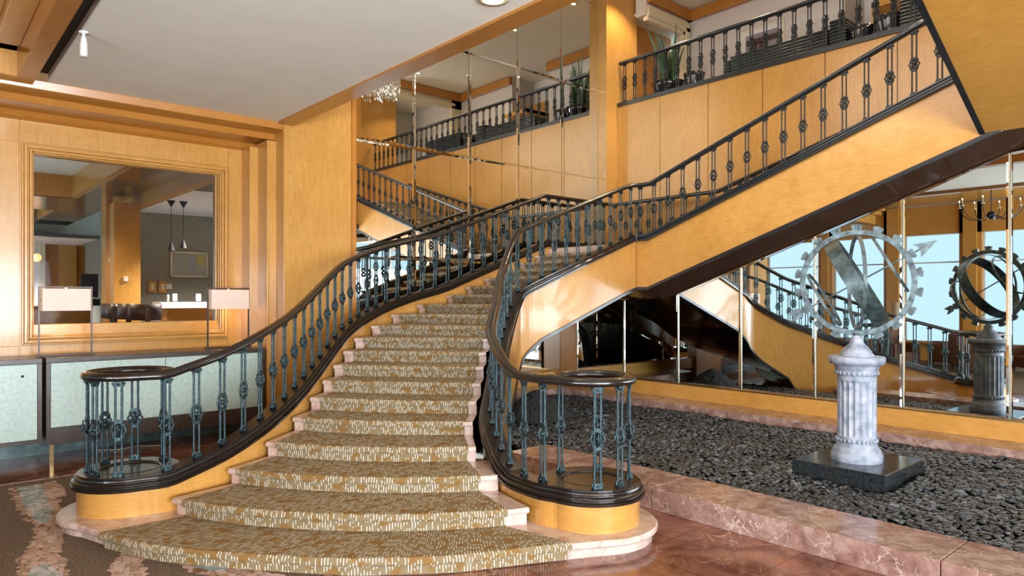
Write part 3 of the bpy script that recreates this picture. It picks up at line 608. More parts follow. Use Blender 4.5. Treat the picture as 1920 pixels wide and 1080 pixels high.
# plinth step: rounded ends around both drums
RP_ = .56
def plinth_outline(off):
    o = arc(CL_, RP_-off, 60, 215, 20)
    fr = [(1.17,6.27),(1.40,5.72),(1.71,5.26),(2.02,4.88),(2.36,4.50),(2.61,4.30),(2.97,4.04),(3.42,3.83),(3.80,3.66)]
    fr = catmull(fr, 4); o += [(x+.66*off, y+.75*off) for x, y in fr[2:-2]]
    o += arc(CR_, RP_-off, 235, 385, 20)
    o += [(4.7, 4.6), (2.2, 7.1)]
    return o
mb = MB(); A_, B_, C_ = plinth_outline(0), plinth_outline(.012), plinth_outline(.045); n_ = len(A_)
rings = [(C_, 0), (C_, P0-.055), (B_, P0-.055), (A_, P0-.042), (A_, P0-.014), (B_, P0)]
vs = []
for R_, z in rings: vs += [(x, y, z) for x, y in R_]
fs = [(j*n_+i, j*n_+(i+1) % n_, (j+1)*n_+(i+1) % n_, (j+1)*n_+i) for j in range(len(rings)-1) for i in range(n_)]
fs.append(tuple(range((len(rings)-1)*n_, len(rings)*n_)))
mb.add(vs, fs); o = mb.build('plinth_step', M['step'], stair); o['label'] = 'lowest marble step with round ends under both newels'
def step_strip(mb, k, front, back, thick, uvs=False, u0=0, v0=0, tread_ext=.06, nose=.045):
    # front/back: nosing curves of this and the next step; builds riser, rounded nosing and tread
    z0, z1 = (0 if k == 0 else zk(k-1)), zk(k)
    secs = [( .038-thick, z0+thick*.6), (.038-thick, z1-nose-.004), (.004-thick, z1-nose-.004), (-.006-thick, z1-nose+.012), (-.006-thick, z1-.012), (.004-thick*.5, z1+thick*.8), (.03, z1+thick)]
    n = len(front); vs = []; uvl = []
    ucum = 0
    for i in range(n):
        f = np.array(front[i]); b_ = np.array(back[i]); g = b_-f; gl = np.linalg.norm(g); g = g/gl
        if i > 0: ucum += np.linalg.norm(f-np.array(front[i-1]))
        ss = secs+[(gl+tread_ext, z1+thick)]
        vv = v0; pr = None
        for s_, z in ss:
            p = f+g*s_; vs.append((p[0], p[1], z))
            if pr is not None: vv += math.hypot(s_-pr[0], z-pr[1])
            uvl.append((u0+ucum-.6*max(0, s_-.01), vv)); pr = (s_, z)
    m_ = len(secs)+1; fs = [(i*m_+j, i*m_+j+1, (i+1)*m_+j+1, (i+1)*m_+j) for i in range(n-1) for j in range(m_-1)]
    for i0 in (0, n-1):   # end caps
        fs.append(tuple(i0*m_+j for j in range(m_)) if i0 == 0 else tuple(reversed([i0*m_+j for j in range(m_)])))
    mb.add(vs, fs)
    if uvs: mb.uv += uvl
    return mb
for k in range(1, 19):
    step_strip(MB(), k, nosing(k, ins=(-.04, -.10)), nosing(k+1, ins=(-.04, -.10)), 0).build('marble_step', M['step'], stair)
ZB = 2.18   # underside of landing
MB().box((9.13, 7.53, ZB+.05), (11.33, 9.75, ZL)).build('landing', M['step'], stair)
# runner
mb = MB()
for k in range(0, 19):
    if k == 0:
        f = nosing(0); b_ = nosing(1, ins=(.24, .22))
    else:
        i0 = .24 if k == 1 else .19; i1 = .22 if k == 1 else .18
        j0 = .19; f = nosing(k, ins=(i0, i1)); b_ = nosing(k+1, ins=(j0, .18))
    step_strip(mb, k, f, b_, .014, True, 0, k*.61, .03)
n0 = len(mb.v); mb.box((9.13, 7.83, ZL), (11.1, 9.2, ZL+.014)); mb.uv += [(q[0]*1.0, q[1]) for q in mb.v[n0:]]
runner = mb.build('stair_runner', M['runner'])
tag(runner, 'olive brown stair carpet with short pale dashes running up the marble steps', 'carpet')

# stringers of the curved flight
def offset_path(pts, off):   # pts (x,y,z...) -> shifted to the left(+)/right(-) of travel
    out = []; Pn = [np.array(p[:2], float) for p in pts]
    for i, p in enumerate(pts):
        a = Pn[max(0, i-1)]; b_ = Pn[min(len(pts)-1, i+1)]; d = (b_-a)/np.linalg.norm(b_-a); nrm = np.array((-d[1], d[0]))
        q = Pn[i]+nrm*off; out.append((q[0], q[1])+tuple(p[2:]))
    return out
HB = .12; HBAL = .82    # base rail height, baluster height
wz = .353               # wood top on the drums
def left_inner():
    pts = [(CL_[0]-.02, CL_[1]-.41, 0)]+[(x, y, k+1) for k, (x, y) in enumerate(LP)]
    return catmull(pts, 5)
def right_inner():
    R2 = [list(p) for p in RP]; 
    pts = [(CR_[0]-.41, CR_[1]-.02, 0)]+[(x, y, k+1) for k, (x, y) in enumerate(R2)]
    return catmull(pts, 5)
LI, RI = left_inner(), right_inner()
LC = offset_path(LI, .085); RC = offset_path(RI, -.085)
def zl(k): return max(wz, min(ZL+.045, zk(k)+.06))
def zr(k, x=None):
    return max(wz, min(ZL+.045, zk(k)-.03+max(0, (1.6-k))*.1))
LC = [(x, y, zl(k)) for x, y, k in LC]; LI_z = [zl(k) for _, _, k in LI]
RC = [(x, y, zr(k)) for x, y, k in RC]
RCk = [k for _, _, k in RI]
# right flight meets the landing at x = 9.38
RC = RC+[(9.38, RC[-1][1], ZL+.045)]; RCk += [19.5]
LC = LC+[(10.93, LC[-1][1], ZL+.045)]
LCk = [k for _, _, k in LI]+[20]
def depth(k): return float(np.interp(k, [0, 1, 7, 9, 11, 13, 14, 20], [2, 2, 2, 1.06, 1.0, .86, .77, .79]))
def stringer(path, ks, inner_side, mat_, name, label, w_=.16, ext=None):
    mb = MB(); bott = [max(0.0, p[2]-depth(k)) for p, k in zip(path, ks)]
    def offs(i, pr): return [(-w_/2, bott[i]-path[i][2]), (w_/2, bott[i]-path[i][2]), (w_/2, 0), (-w_/2, 0)]
    mb.sweep(path, [(0, 0)]*4, offs=offs)
    o = mb.build(name, mat_, stair); o['label'] = label; return bott
bl = stringer(LC, LCk, 1, M['wood'], 'stringer', 'golden wood side of the curved flight by the mirrors')
br = stringer(RC, RCk, -1, M['wood_g'], 'stringer', 'golden wood side of the curved flight above the pebble bed')
# underside and lower edge trim of the right stringer
mb = MB(); pth = [(x, y, b_-.045) for (x, y, z), b_ in zip(RC, br) if b_ > .02]
mb.sweep(pth, [(-.085, 0), (.10, 0), (.10, .05), (-.085, .05)]); mb.build('edge_trim', M['rail2'], stair)['label'] = 'blackish strip along the lower edge of the curved side'
nb = [i for i, b_ in enumerate(br) if b_ > .02]
mb = MB(); vs = []; 
LIx = LI+[(9.38, 9.35, 19.5)]
for i in nb:
    x, y, z = RC[i]; xl, yl = LIx[i][:2]; vs += [(x, y, br[i]), (xl, yl, br[i]+.0)]
fs = [(2*i, 2*i+1, 2*i+3, 2*i+2) for i in range(len(nb)-1)]; mb.add(vs, fs)
o = mb.build('flight_underside', M['soffit'], stair); sm = o.modifiers.new('thick', 'SOLIDIFY'); sm.thickness = .04
# drums (wood) under the two newels
for c, lab in ((CL_, 'round golden wood newel drum at the left'), (CR_, 'round golden wood newel drum at the right')):
    MB().lathe([(.41, P0), (.41, wz)], (c[0], c[1], 0), 48).build('newel_drum', M['wood_h'], stair)['label'] = lab

# second flight: rises towards -y from the landing, between x = 9.4 and the balcony wall
XS = 9.40
Y2 = 7.25; PIT = .354; GO = RR/PIT
yE = 2.05; zE = ZL+.045+(Y2-yE)*PIT
mb = MB().poly_x([(7.53, ZB), (7.53, ZL+.045), (Y2, ZL+.045), (yE, zE), (yE, ZB+(Y2-yE)*PIT), (Y2, ZB)], XS, XS+.14)
mb.build('stringer', M['wood_h'], stair)['label'] = 'straight golden wood side of the upper flight'
mb = MB().poly_x([(7.55, ZB-.05), (7.55, ZB), (Y2, ZB), (yE, ZB+(Y2-yE)*PIT), (yE, ZB-.05+(Y2-yE)*PIT), (Y2+.01, ZB-.05)], XS-.015, XS+.15)
mb.build('edge_trim', M['rail2'], stair)['label'] = 'blackish strip along the lower edge of the upper flight'
dz = .17
mb = MB(); s0 = [(Y2, ZB-.04), (yE, ZB-.04+(Y2-yE)*PIT)]
def soff(x): return -(x-XS)*.36
vs = []
for x in (XS+.02, 9.87, 11.34):
    for y, z in [(9.78, ZB-.04), (Y2, ZB-.04), (yE, ZB-.04+(Y2-yE)*PIT), (-3, ZB-.04+(Y2-yE)*PIT)]:
        vs.append((x, y, z+soff(min(x, 9.87))))
mb.add(vs, [(j*4+i, j*4+i+1, (j+1)*4+i+1, (j+1)*4+i) for j in range(2) for i in range(3)])
o = mb.build('flight_underside', M['soffit'], stair); sm = o.modifiers.new('thick', 'SOLIDIFY'); sm.thickness = .03; sm.offset = 1
for k in range(1, 13):
    y1 = Y2-(k-1)*GO; z1 = ZL+k*RR
    MB().box((XS+.14, y1-GO-.03, z1-.05), (XB-.01, y1+.02, z1)).box((XS+.14, y1-.02, z1-RR), (XB-.01, y1, z1-.04)).build('marble_step', M['step'], stair)
ztop = ZL+12*RR
MB().box((XS+.0, -3, ztop-.12), (XB-.01, Y2-12*GO+.02, ztop)).build('landing', M['step'], stair)
mb = MB()
for k in range(1, 13):
    y1 = Y2-(k-1)*GO; z1 = ZL+k*RR
    n0 = len(mb.v); mb.box((XS+.45, y1-GO-.02, z1), (XB-.35, y1+.034, z1+.014)).box((XS+.45, y1+.02, z1-RR), (XB-.35, y1+.034, z1)); mb.uv += [(q[0], -q[1]+q[2]) for q in mb.v[n0:]]
tag(mb.build('stair_runner', M['runner']), 'dashed carpet on the upper straight flight beside the balcony wall', 'carpet')
# third flight: its underside and side, rising back over the planter
Y3 = 2.41; zA = 3.90
X3, Z3 = 7.39-2.2, 4.87+.4826*2.2
mb = MB(); vs = []
for y in (Y3, -1.6):
    vs += [(XS-.0, y, zA), (X3, y, Z3), (X3, y, Z3+.75), (XS, y, zA+.75)]
mb.add(vs, [(0, 1, 2, 3), (7, 6, 5, 4), (0, 4, 5, 1), (1, 5, 6, 2), (2, 6, 7, 3), (3, 7, 4, 0)])
f3 = mb.build('upper_flight', M['wood_u'], stair); f3['label'] = 'wood-lined underside of the flight crossing above at the upper right'
mb = MB(); mb.add([(XS+.02, Y3+.0, zA-.02), (X3, Y3, Z3-.02), (X3, Y3+.06, Z3-.02), (XS+.02, Y3+.06, zA-.02), (XS+.02, Y3+.0, zA+.10), (X3, Y3, Z3+.10), (X3, Y3+.06, Z3+.10), (XS+.02, Y3+.06, zA+.10)],
   [(0, 1, 2, 3), (4, 7, 6, 5), (0, 4, 5, 1), (1, 5, 6, 2), (2, 6, 7, 3), (3, 7, 4, 0)])
mb.build('edge_trim', M['rail2'], stair)['label'] = 'black strip along the edge of the crossing flight'

# ------------------------------------------------------------------ balusters
def scroll(mb, x, z, s_, up):
    for sx_ in (-1, 1):
        pts = [(sx_*.006, 0, z), (sx_*.018*s_, 0, z+up*.016), (sx_*.032*s_, 0, z+up*.012), (sx_*.040*s_, 0, z+up*.004)]
        mb.tube(pts, [.011, .010, .008, .006], 6)
        mb.sphere((sx_*.041*s_, 0, z+up*.006), .0095, 8, 5)
def medal(mb, zc, R=.045, H=.052, dp=.028):
    for k in range(2):
        a = k*PI/2
        pts = []
        for i in range(16):
            q = 2*PI*i/16; rr_ = 1+.13*math.cos(8*q)
            x = R*math.cos(q)*rr_; pts.append((x*math.cos(a), x*math.sin(a)*(.75), zc+H*math.sin(q)*rr_))
        mb.tube(pts, .0105 if k == 0 else .008, 6, closed=True)
    mb.sphere((0, 0, zc), .022, 10, 7, (1, .9, 1.1)); mb.sphere((0, -.026, zc), .010, 8, 5); mb.sphere((0, .026, zc), .010, 8, 5)
    for s_ in (-1, 1):
        mb.sphere((s_*(R+.006), 0, zc), .009, 8, 4)
        mb.cbox((0, 0, zc+s_*(H+.006)), (.062, .030, .012)); mb.cbox((0, 0, zc+s_*(H+.020)), (.046, .026, .014))
        for q in (-1, 1): mb.sphere((q*.036, 0, zc+s_*(H+.004)), .0105, 8, 5)
def baluster_mesh(kind, m_):
    mb = MB(); H = HBAL
    zc = [.395] if kind == 1 else [.345, .475]
    g = .0255
    for sx_ in (-1, 1):
        pts = [(sx_*g, 0, .03), (sx_*g, 0, H-.03)]
        n = 12; pz = np.linspace(.03, H-.03, n); mb.tube([(sx_*g, 0, z) for z in pz], [.0098+.0012*(i % 2) for i in range(n)], 8)
    mb.cbox((0, 0, .012), (.070, .05, .024)); mb.cbox((0, 0, .034), (.056, .036, .022))
    mb.cbox((0, 0, H-.010), (.064, .044, .03)); mb.cbox((0, 0, H-.036), (.052, .032, .03))
    for sx_ in (-1, 1):
        mb.sphere((sx_*.040, 0, .018), .0135, 8, 5); mb.sphere((sx_*.030, 0, .046), .010, 8, 5)
        mb.tube([(sx_*.024, 0, .075), (sx_*.030, 0, .05), (sx_*.042, 0, .025)], [.006, .008, .010], 6)
        mb.tube([(sx_*.020, 0, H-.10), (sx_*.026, 0, H-.06), (sx_*.044, 0, H-.018)], [.007, .009, .010], 6); mb.sphere((sx_*.045, 0, H-.024), .012, 8, 5)
        mb.sphere((0, sx_*.024, .02), .012, 8, 5); mb.sphere((0, sx_*.022, H-.03), .012, 8, 5)
    for z in zc: medal(mb, z, *((.056, .062) if kind == 1 else (.050, .050)))
    return mb.mesh('baluster', m_)
BM1 = baluster_mesh(1, M['iron']); BM2 = baluster_mesh(2, M['iron_dark']); BM3 = baluster_mesh(1, M['iron_dark'])
HP = [(-.048, 0), (-.055, .022), (-.046, .044), (-.026, .058), (0, .062), (.026, .058), (.046, .044), (.055, .022), (.048, 0), (.030, -.010), (-.030, -.010)]
BPR = [(.112, -.004), (.126, 0), (.128, .026), (.106, .030), (.106, .038), (.118, .046), (.118, .060), (.104, .068), (.090, .070), (.090, .078), (.100, .086), (.096, .098), (.078, .102), (.078, .118)]
BP = BPR+[(-a, b_) for a, b_ in reversed(BPR)]
def lathe_rail(mb, c, R, z, prof):
    n = 56; path = [(c[0]+R*math.cos(2*PI*i/n), c[1]+R*math.sin(2*PI*i/n), z) for i in range(n)]
    mb.sweep(path, prof, closed=True, smooth=True)
def balustrade(label, path, mats, start=.13, step_=.265, newel=None, bm=None, hrail=HP, name='balustrade', bprof=BP, n_ring=0, ring_a=None, skip_last=.06):
    t = empty(name, (path[0][0], path[0][1], path[0][2])); tag(t, label, 'railing')
    off = Vector(t.location)
    def loc(p): return (p[0]-off.x, p[1]-off.y, p[2]-off.z)
    mh, mbse = mats
    zh = HB+HBAL
    mb = MB().sweep([loc((x, y, z+zh)) for x, y, z in path], hrail, smooth=True)
    if newel: lathe_rail(mb, loc((newel[0], newel[1], 0)), .33, wz+zh-off.z, hrail)
    if newel: mb.xf(Matrix.Identity(4))
    h = mb.build('handrail', mh, t)
    mb = MB()
    if bprof: mb.sweep([loc(p) for p in path], bprof, smooth=False)
    if newel:
        c = loc((newel[0], newel[1], wz))
        pr = [(.33+a, b_) for a, b_ in BPR]+[(.395, .119), (.250, .119), (.245, .106), (.0001, .106)]
        mb.lathe(pr, c, 64, cap=False, smooth=False)
        mb.lathe([(.245, .112), (.252, .122), (.262, .122), (.268, .116)], c, 48, cap=False)
    mb.build('base_rail', mbse, t)
    pts = resample(path, step=step_, start=start)
    L_ = sum(math.hypot(b_[0]-a[0], b_[1]-a[1]) for a, b_ in zip(path, path[1:]))
    for i, p in enumerate(pts):
        q = pts[i+1] if i+1 < len(pts) else pts[i-1]; d = (q[0]-p[0], q[1]-p[1]) if i+1 < len(pts) else (p[0]-q[0], p[1]-q[1])
        if start+i*step_ > L_-skip_last: break
        inst('baluster', bm or BM1, t, loc((p[0], p[1], p[2]+HB-.004)), math.atan2(d[1], d[0]))
    if newel:
        for a in ring_a:
            q = math.radians(a); inst('baluster', bm or BM1, t, loc((newel[0]+.33*math.cos(q), newel[1]+.33*math.sin(q), wz+HB-.004)), q+PI/2)
    return t
# centre paths start tangentially on the rings
LCr = [(CL_[0], CL_[1]-.33, wz)]+[p for p in LC if p[0] > CL_[0]+.12]
RCr = [(CR_[0]-.33, CR_[1], wz)]+[p for p in RC if p[1] > CR_[1]+.12]
RCr = [p for p in RCr]+[(9.47, 7.50, ZL+.045)]
balustrade('black iron balustrade on the left side of the curved stairs, ending in a ring newel', LCr, (M['rail'], M['rail']), .22, .262, CL_, ring_a=[160, 205, 243, 115, 70, 20])
balustrade('black iron balustrade on the right side of the curved stairs, ending in a ring newel', RCr, (M['rail'], M['rail']), .20, .262, CR_, ring_a=[232, 268, 322, 30, 95])
slope = lambda y: ZL+.045+max(0, (Y2-y))*PIT
XR = XS+.07
P2 = [(XR, 7.50, ZL+.045), (XR, 7.25, ZL+.045)]+[(XR, y, slope(y)) for y in (6.5, 5.5, 4.5, 3.5, 2.6, 2.1)]
balustrade('black iron balustrade on the open side of the straight upper flight', P2, (M['rail2'], M['rail2']), .04, .285, bm=BM3)
XWR = 11.08
P3 = [(10.93, 9.435, ZL+.045), (XWR, 9.435, ZL+.045), (XWR, 9.30, ZL+.045), (XWR, 6.98, ZL+.045)]+[(XWR, y, ZL+.045+(6.98-y)*.30) for y in (6.5, 5.0, 3.5, 2.4)]
t3 = balustrade('black iron balustrade along the wall side of the landing and upper flight', P3, (M['rail'], M['rail2']), .2, .285)
BYP = [(XB-.0+.06, 9.52, 6.02), (XB+.06, 5, 6.02), (XB+.06, 2.0, 6.02), (XB+.06, -.2, 6.02)]
BP2 = [(-.10, 0), (.10, 0), (.10, .075), (.07, .09), (-.07, .09), (-.10, .075)]
HB_keep = HB; HB = .09
tb = balustrade('black iron balustrade with double-knot balusters along the upper balcony', BYP, (M['rail2'], M['rail2']), .12, .264, bm=BM2, bprof=BP2)
HB = HB_keep

# ------------------------------------------------------------------ pebble planter
cur = []
def curb(x0, x1, y0, y1, z, name, lab):
    mb = MB().box((x0, y0, 0), (x1, y1, z)); o = mb.build(name, M['curb'], bevel=.008); return tag(o, lab, 'curb')
curb(5.30, 5.91, -6, 1.62, .207, 'marble_curb', 'pink marble curb slab in front of the pebble bed at the right edge, veined')
curb(5.30, 5.91, 1.624, 4.05, .207, 'marble_curb', 'pink marble curb slab in front of the pebbles, between pedestal and newel')
curb(5.30, 5.91, 4.054, 6.1, .207, 'marble_curb', 'pink marble curb slab of the pebble bed seen behind the right newel')
curb(9.28, 9.86, -6, 9.75, .30, 'marble_curb', 'low pink marble curb running along the foot of the mirrored wall')
curb(5.95, 9.28, 9.22, 9.75, .30, 'marble_curb', 'pink marble curb crossing under the stair landing')
XM = 9.85
struct('wall_mirror_base', MB().box((XM-.03, -6, .30), (XM+.3, 9.78, .535)), M['wood_h'], .004, 'golden wood plinth under the mirrored wall')
struct('trim_18', MB().box((XM-.035, -6, .535), (XM+.02, 9.78, .545)), M['brass'], label='thin brass edge on the wood plinth')
struct('wall_mirror_base_rear', MB().box((5.3, YM-.05, .3), (9.85, YM+.02, .54)), M['wood_h'])
struct('wall_planter_back', MB().box((XM+.02, -6, 0), (XM+.2, 9.78, 2.0)).poly_x([(9.78, 2.0), (9.78, 2.03), (7.2, 2.03), (2.05, 3.75), (-3, 3.75), (-3, 2.0)], XM+.02, XM+.1), M['wood_d'])
ysm = [9.30, 8.13, 6.96, 5.79, 4.62, 3.45, 2.28, 1.11, -.06, -1.23, -2.4]
ztopm = lambda y: min(ZB-.04+max(0, Y2-y)*PIT, ZB-.04+(Y2-yE)*PIT)+soff(XM)-.02
nm = ['under the landing beside the newel reflection', 'between the first two brass seams right of the newel', 'showing the dark stair underside', 'showing the reflected curved side of the stairs', 'left behind the ring sculpture', 'behind the ring sculpture and its column', 'showing the reflected ring sculpture', 'at the right edge of the photo', 'just outside the right edge', 'farther outside the right edge', 'last by the window side']
def tall_panel(ya, yb, lab):
    za, zb = ztopm(ya-.004), ztopm(yb+.004)
    P = [Vector((XM, ya-.004, .55)), Vector((XM, yb+.004, .55)), Vector((XM, yb+.004, zb)), Vector((XM, ya-.004, za))]
    bw = .030; I = [P[0]+Vector((-.005, -bw, bw)), P[1]+Vector((-.005, bw, bw)), P[2]+Vector((-.005, bw, -bw)), P[3]+Vector((-.005, -bw, -bw))]
    B = [p+Vector((.004, 0, 0)) for p in P]
    mb = MB(); mb.add(P+I, [(4, 5, 6, 7), (0, 1, 5, 4), (1, 2, 6, 5), (2, 3, 7, 6), (3, 0, 4, 7)]); mb.add(P+B, [(0, 1, 5, 4), (1, 2, 6, 5), (2, 3, 7, 6), (3, 0, 4, 7), (7, 6, 5, 4)])
    tag(mb.build('tall_mirror', M['mirror2']), 'tall mirror behind the pebble bed, '+lab, 'mirror', 'tall mirrors behind the pebble bed')
for (a, b_), l in zip(zip(ysm, ysm[1:]), nm): tall_panel(a, b_, l)
def bar(y, z1):
    return MB().box((XM-.022, -.008, .55), (XM-.008, .008, z1))
for y in ysm[1:-2]:
    o = MB().box((-.010, -.006, .55), (0, .006, ztopm(y)-.01)).build('mirror_seam_strip', M['seam'], loc=(XM-.008, y, 0))
    tag(o, 'vertical brass strip covering a joint between tall mirrors', 'strip', 'brass strips between the tall mirrors')
# gravel bed and pebbles
def zg(x): return .105+(x-5.91)/(9.28-5.91)*.075
mb = MB(); mb.add([(5.91, -4, zg(5.91)-.03), (9.28, -4, zg(9.28)-.03), (9.28, 9.22, zg(9.28)-.03), (5.91, 9.22, zg(5.91)-.03)], [(0, 1, 2, 3)])
tag(mb.build('planter_bed', M['gravel']), 'dark bed under the river pebbles', 'ground', kind='stuff')
rng = random.Random(3)
pebs = []
def peb_shapes():
    ms = []
    for i in range(6):
        sc_ = (.045*rng.uniform(.8, 1.25), .033*rng.uniform(.85, 1.2), .017*rng.uniform(.9, 1.3)); mb = MB().sphere((0, 0, 0), 1, 9, 6)
        mb.v = [(x*sc_[0]*(1+.12*math.sin(3*y+i)), y*sc_[1]*(1+.1*math.sin(2*x+i)), z*sc_[2]) for x, y, z in mb.v]; ms.append(mb)
    return ms
shapes = peb_shapes()
yy = -1.5
while yy < 9.2:
    xx = 5.93+rng.uniform(0, .03)
    while xx < 9.27:
        if not (7.0 < xx < 8.1 and 2.6 < yy < 3.56) and not (yy > 7.2 and False):
            far = math.hypot(xx, yy)
            pebs.append((xx+rng.uniform(-.014, .014), yy+rng.uniform(-.014, .014), zg(xx)+rng.uniform(-.012, .016)+.012*math.sin(xx*5+yy*3), rng.randrange(6), rng.uniform(.8, 1.25), rng.uniform(0, PI), rng.uniform(-.5, .5), rng.uniform(-.5, .5)))
        xx += .062
    yy += .057
def pm(p): return Matrix.Translation(p[:3]) @ Matrix.Rotation(p[5], 4, 'Z') @ Matrix.Rotation(p[6], 4, 'X') @ Matrix.Rotation(p[7], 4, 'Y') @ Matrix.Scale(p[4], 4)
def inview(p):
    d = p[0]*FX+p[1]*FY; r_ = p[0]*RX+p[1]*RY
    if d < 1: return False
    px_, py_ = 960+FPX*r_/d, YH+FPX*(HC-p[2])/d
    return 0 < px_ < 1915 and 0 < py_ < 1075 and not (px_ < 1215 and 660 < py_)
vis = [p for p in pebs if inview(p)]; vis.sort(key=lambda p: math.hypot(p[0], p[1])); near = set(id(p) for p in vis[:300])
pmesh = [s_.mesh('pebble', M['pebble']) for s_ in shapes]
for p in vis[:300]:
    o = bpy.data.objects.new('pebble', pmesh[p[3]]); COL.objects.link(o); o.matrix_world = pm(p)
    tag(o, 'smooth dark river pebble in the front corner of the bed nearest the right marble curb', 'pebble', 'nearest river pebbles')
BV = []; BF = []; off = 0
arrs = [(np.array(s_.v), s_.f) for s_ in shapes]
for p in pebs:
    if id(p) in near: continue
    m4 = np.array(pm(p)); v, f = arrs[p[3]]; BV.append(v @ m4[:3, :3].T+m4[:3, 3]); BF += [tuple(i+off for i in q) for q in f]; off += len(v)
me = bpy.data.meshes.new('pebble_mass'); me.from_pydata(np.concatenate(BV).tolist(), [], BF); me.update(); me.polygons.foreach_set('use_smooth', [True]*len(me.polygons)); me.materials.append(M['pebble'])
o = bpy.data.objects.new('pebble_mass', me); COL.objects.link(o); tag(o, 'bed of dark river pebbles in front of the mirrors', 'pebbles', kind='stuff')
# dark heap under the flight
mb = MB(); n = 26; vs = []; fs = []
for i in range(n):
    for j in range(n):
        x, y = -.55+1.1*i/(n-1), -.55+1.1*j/(n-1); r_ = math.hypot(x, y); h_ = max(0, .40*(1-(r_/.55)**1.3))+(rng.uniform(-.02, .02) if r_ < .5 else 0); vs.append((x, y, h_))
for i in range(n-1):
    for j in range(n-1): fs.append((i*n+j, (i+1)*n+j, (i+1)*n+j+1, i*n+j+1))
tag(mb.add(vs, fs).build('pebble_heap', M['gravel'], loc=(7.4, 7.86, .17)), 'dark heap under the stairs, seen reflected in the mirrors', 'heap')

# ------------------------------------------------------------------ armillary sculpture on its column
PX, PY, PZ = 7.52, 3.08, .30
o = MB().box((-.515, -.46, -.19), (.515, .46, 0)).build('sculpture_plinth', M['granite'], loc=(PX+.03, PY, PZ), bevel=.006); tag(o, 'square polished black granite slab set in the pebbles', 'plinth')
col = empty('fluted_column', (PX, PY, PZ)); tag(col, 'short pale grey fluted column with a domed cap on the black slab', 'column')
s_ = 7.28/FPX
def py2z(y): return (862-y)*s_
MB().lathe([(0.245, 0), (.250, .03), (.248, .07), (.228, .10), (.232, .115), (.215, .135), (.195, .155), (.200, .17), (.192, .185)], n=40).build('base', M['column'], col)
mb = MB(); vs = []; fs = []; nf = 20; per = 8; n = nf*per; hz = [.185, .235, .25, .30, .70, .71, .725]
hz = [.185, .25, .27, py2z(716), py2z(712), py2z(704)]; dep = [0, 0, 1, 1, 0, 0]
for z, dp in zip(hz, dep):
    for i in range(n):
        q = (i % per)/per; rr_ = .187-.014*dp*(math.sin(PI*q) if .12 < q < .88 else 0); a = 2*PI*i/n; vs.append((rr_*math.cos(a), rr_*math.sin(a), z))
for j in range(len(hz)-1):
    for i in range(n): k = (i+1) % n; fs.append((j*n+i, j*n+k, (j+1)*n+k, (j+1)*n+i))
mb.add(vs, fs); mb.build('shaft', M['column'], col)
z1 = py2z(704)
cap = [(.187, z1), (.200, z1+.01), (.205, z1+.05), (.198, z1+.055), (.203, z1+.06), (.212, z1+.09), (.228, z1+.125), (.262, py2z(682)), (.270, py2z(676)), (.272, py2z(670)), (.262, py2z(668)), (.0001, py2z(668))]
mb = MB().lathe(cap, n=48)
for i in range(28):   # leaf ornament round the neck
    a = 2*PI*i/28; mb.sphere((.203*math.cos(a), .203*math.sin(a), z1+.03), .014, 6, 4, (1, 1, 1.4))
    mb.sphere((.193*math.cos(a), .193*math.sin(a), .215), .015, 6, 4, (1, 1, 1.5))
mb.build('capital', M['column'], col)
zb = py2z(668)
MB().lathe([(.165, zb), (.165, zb+.02), (.150, zb+.03), (.145, zb+.055), (.125, zb+.075), (.105, zb+.10), (.075, zb+.13), (.062, zb+.16), (.068, zb+.172), (.058, zb+.185), (.045, zb+.20), (.04, zb+.215)], n=36).build('dome', M['column'], col)
zr_ = PZ+zb+.215
RC_ = .545; cz = 2.0+(YH-530)*s_
arm = empty('armillary_sphere', (PX, PY, zr_), math.radians(18.5)); tag(arm, 'verdigris copper armillary sphere with arrow standing on the grey column', 'sculpture')
dzc = cz-zr_
def ring_pts(R, e1, e2, c=(0, 0, 0), n=72): return [Vector(c)+Vector(e1)*R*math.cos(2*PI*i/n)+Vector(e2)*R*math.sin(2*PI*i/n) for i in range(n)]
def band(mb, R, e1, e2, nrm, w_, th, c=(0, 0, 0), n=72):
    nrm = Vector(nrm); vs = []
    for i in range(n):
        a = 2*PI*i/n; d = Vector(e1)*math.cos(a)+Vector(e2)*math.sin(a)
        for rr_, q in ((R, -w_/2), (R+th, -w_/2), (R+th, w_/2), (R, w_/2)): vs.append(Vector(c)+d*rr_+nrm*q)
    fs = [(i*4+j, i*4+(j+1) % 4, ((i+1) % n)*4+(j+1) % 4, ((i+1) % n)*4+j) for i in range(n) for j in range(4)]
    return mb.add(vs, fs)
C0 = Vector((0, 0, dzc)); ex, ey, ez = Vector((1, 0, 0)), Vector((0, 1, 0)), Vector((0, 0, 1))
mb = MB(); band(mb, RC_-.045, ey, ez, ex, .035, .055, C0, 96); mb.build('hour_ring', M['verdigris'], arm, bevel=.004)
mb2 = MB()
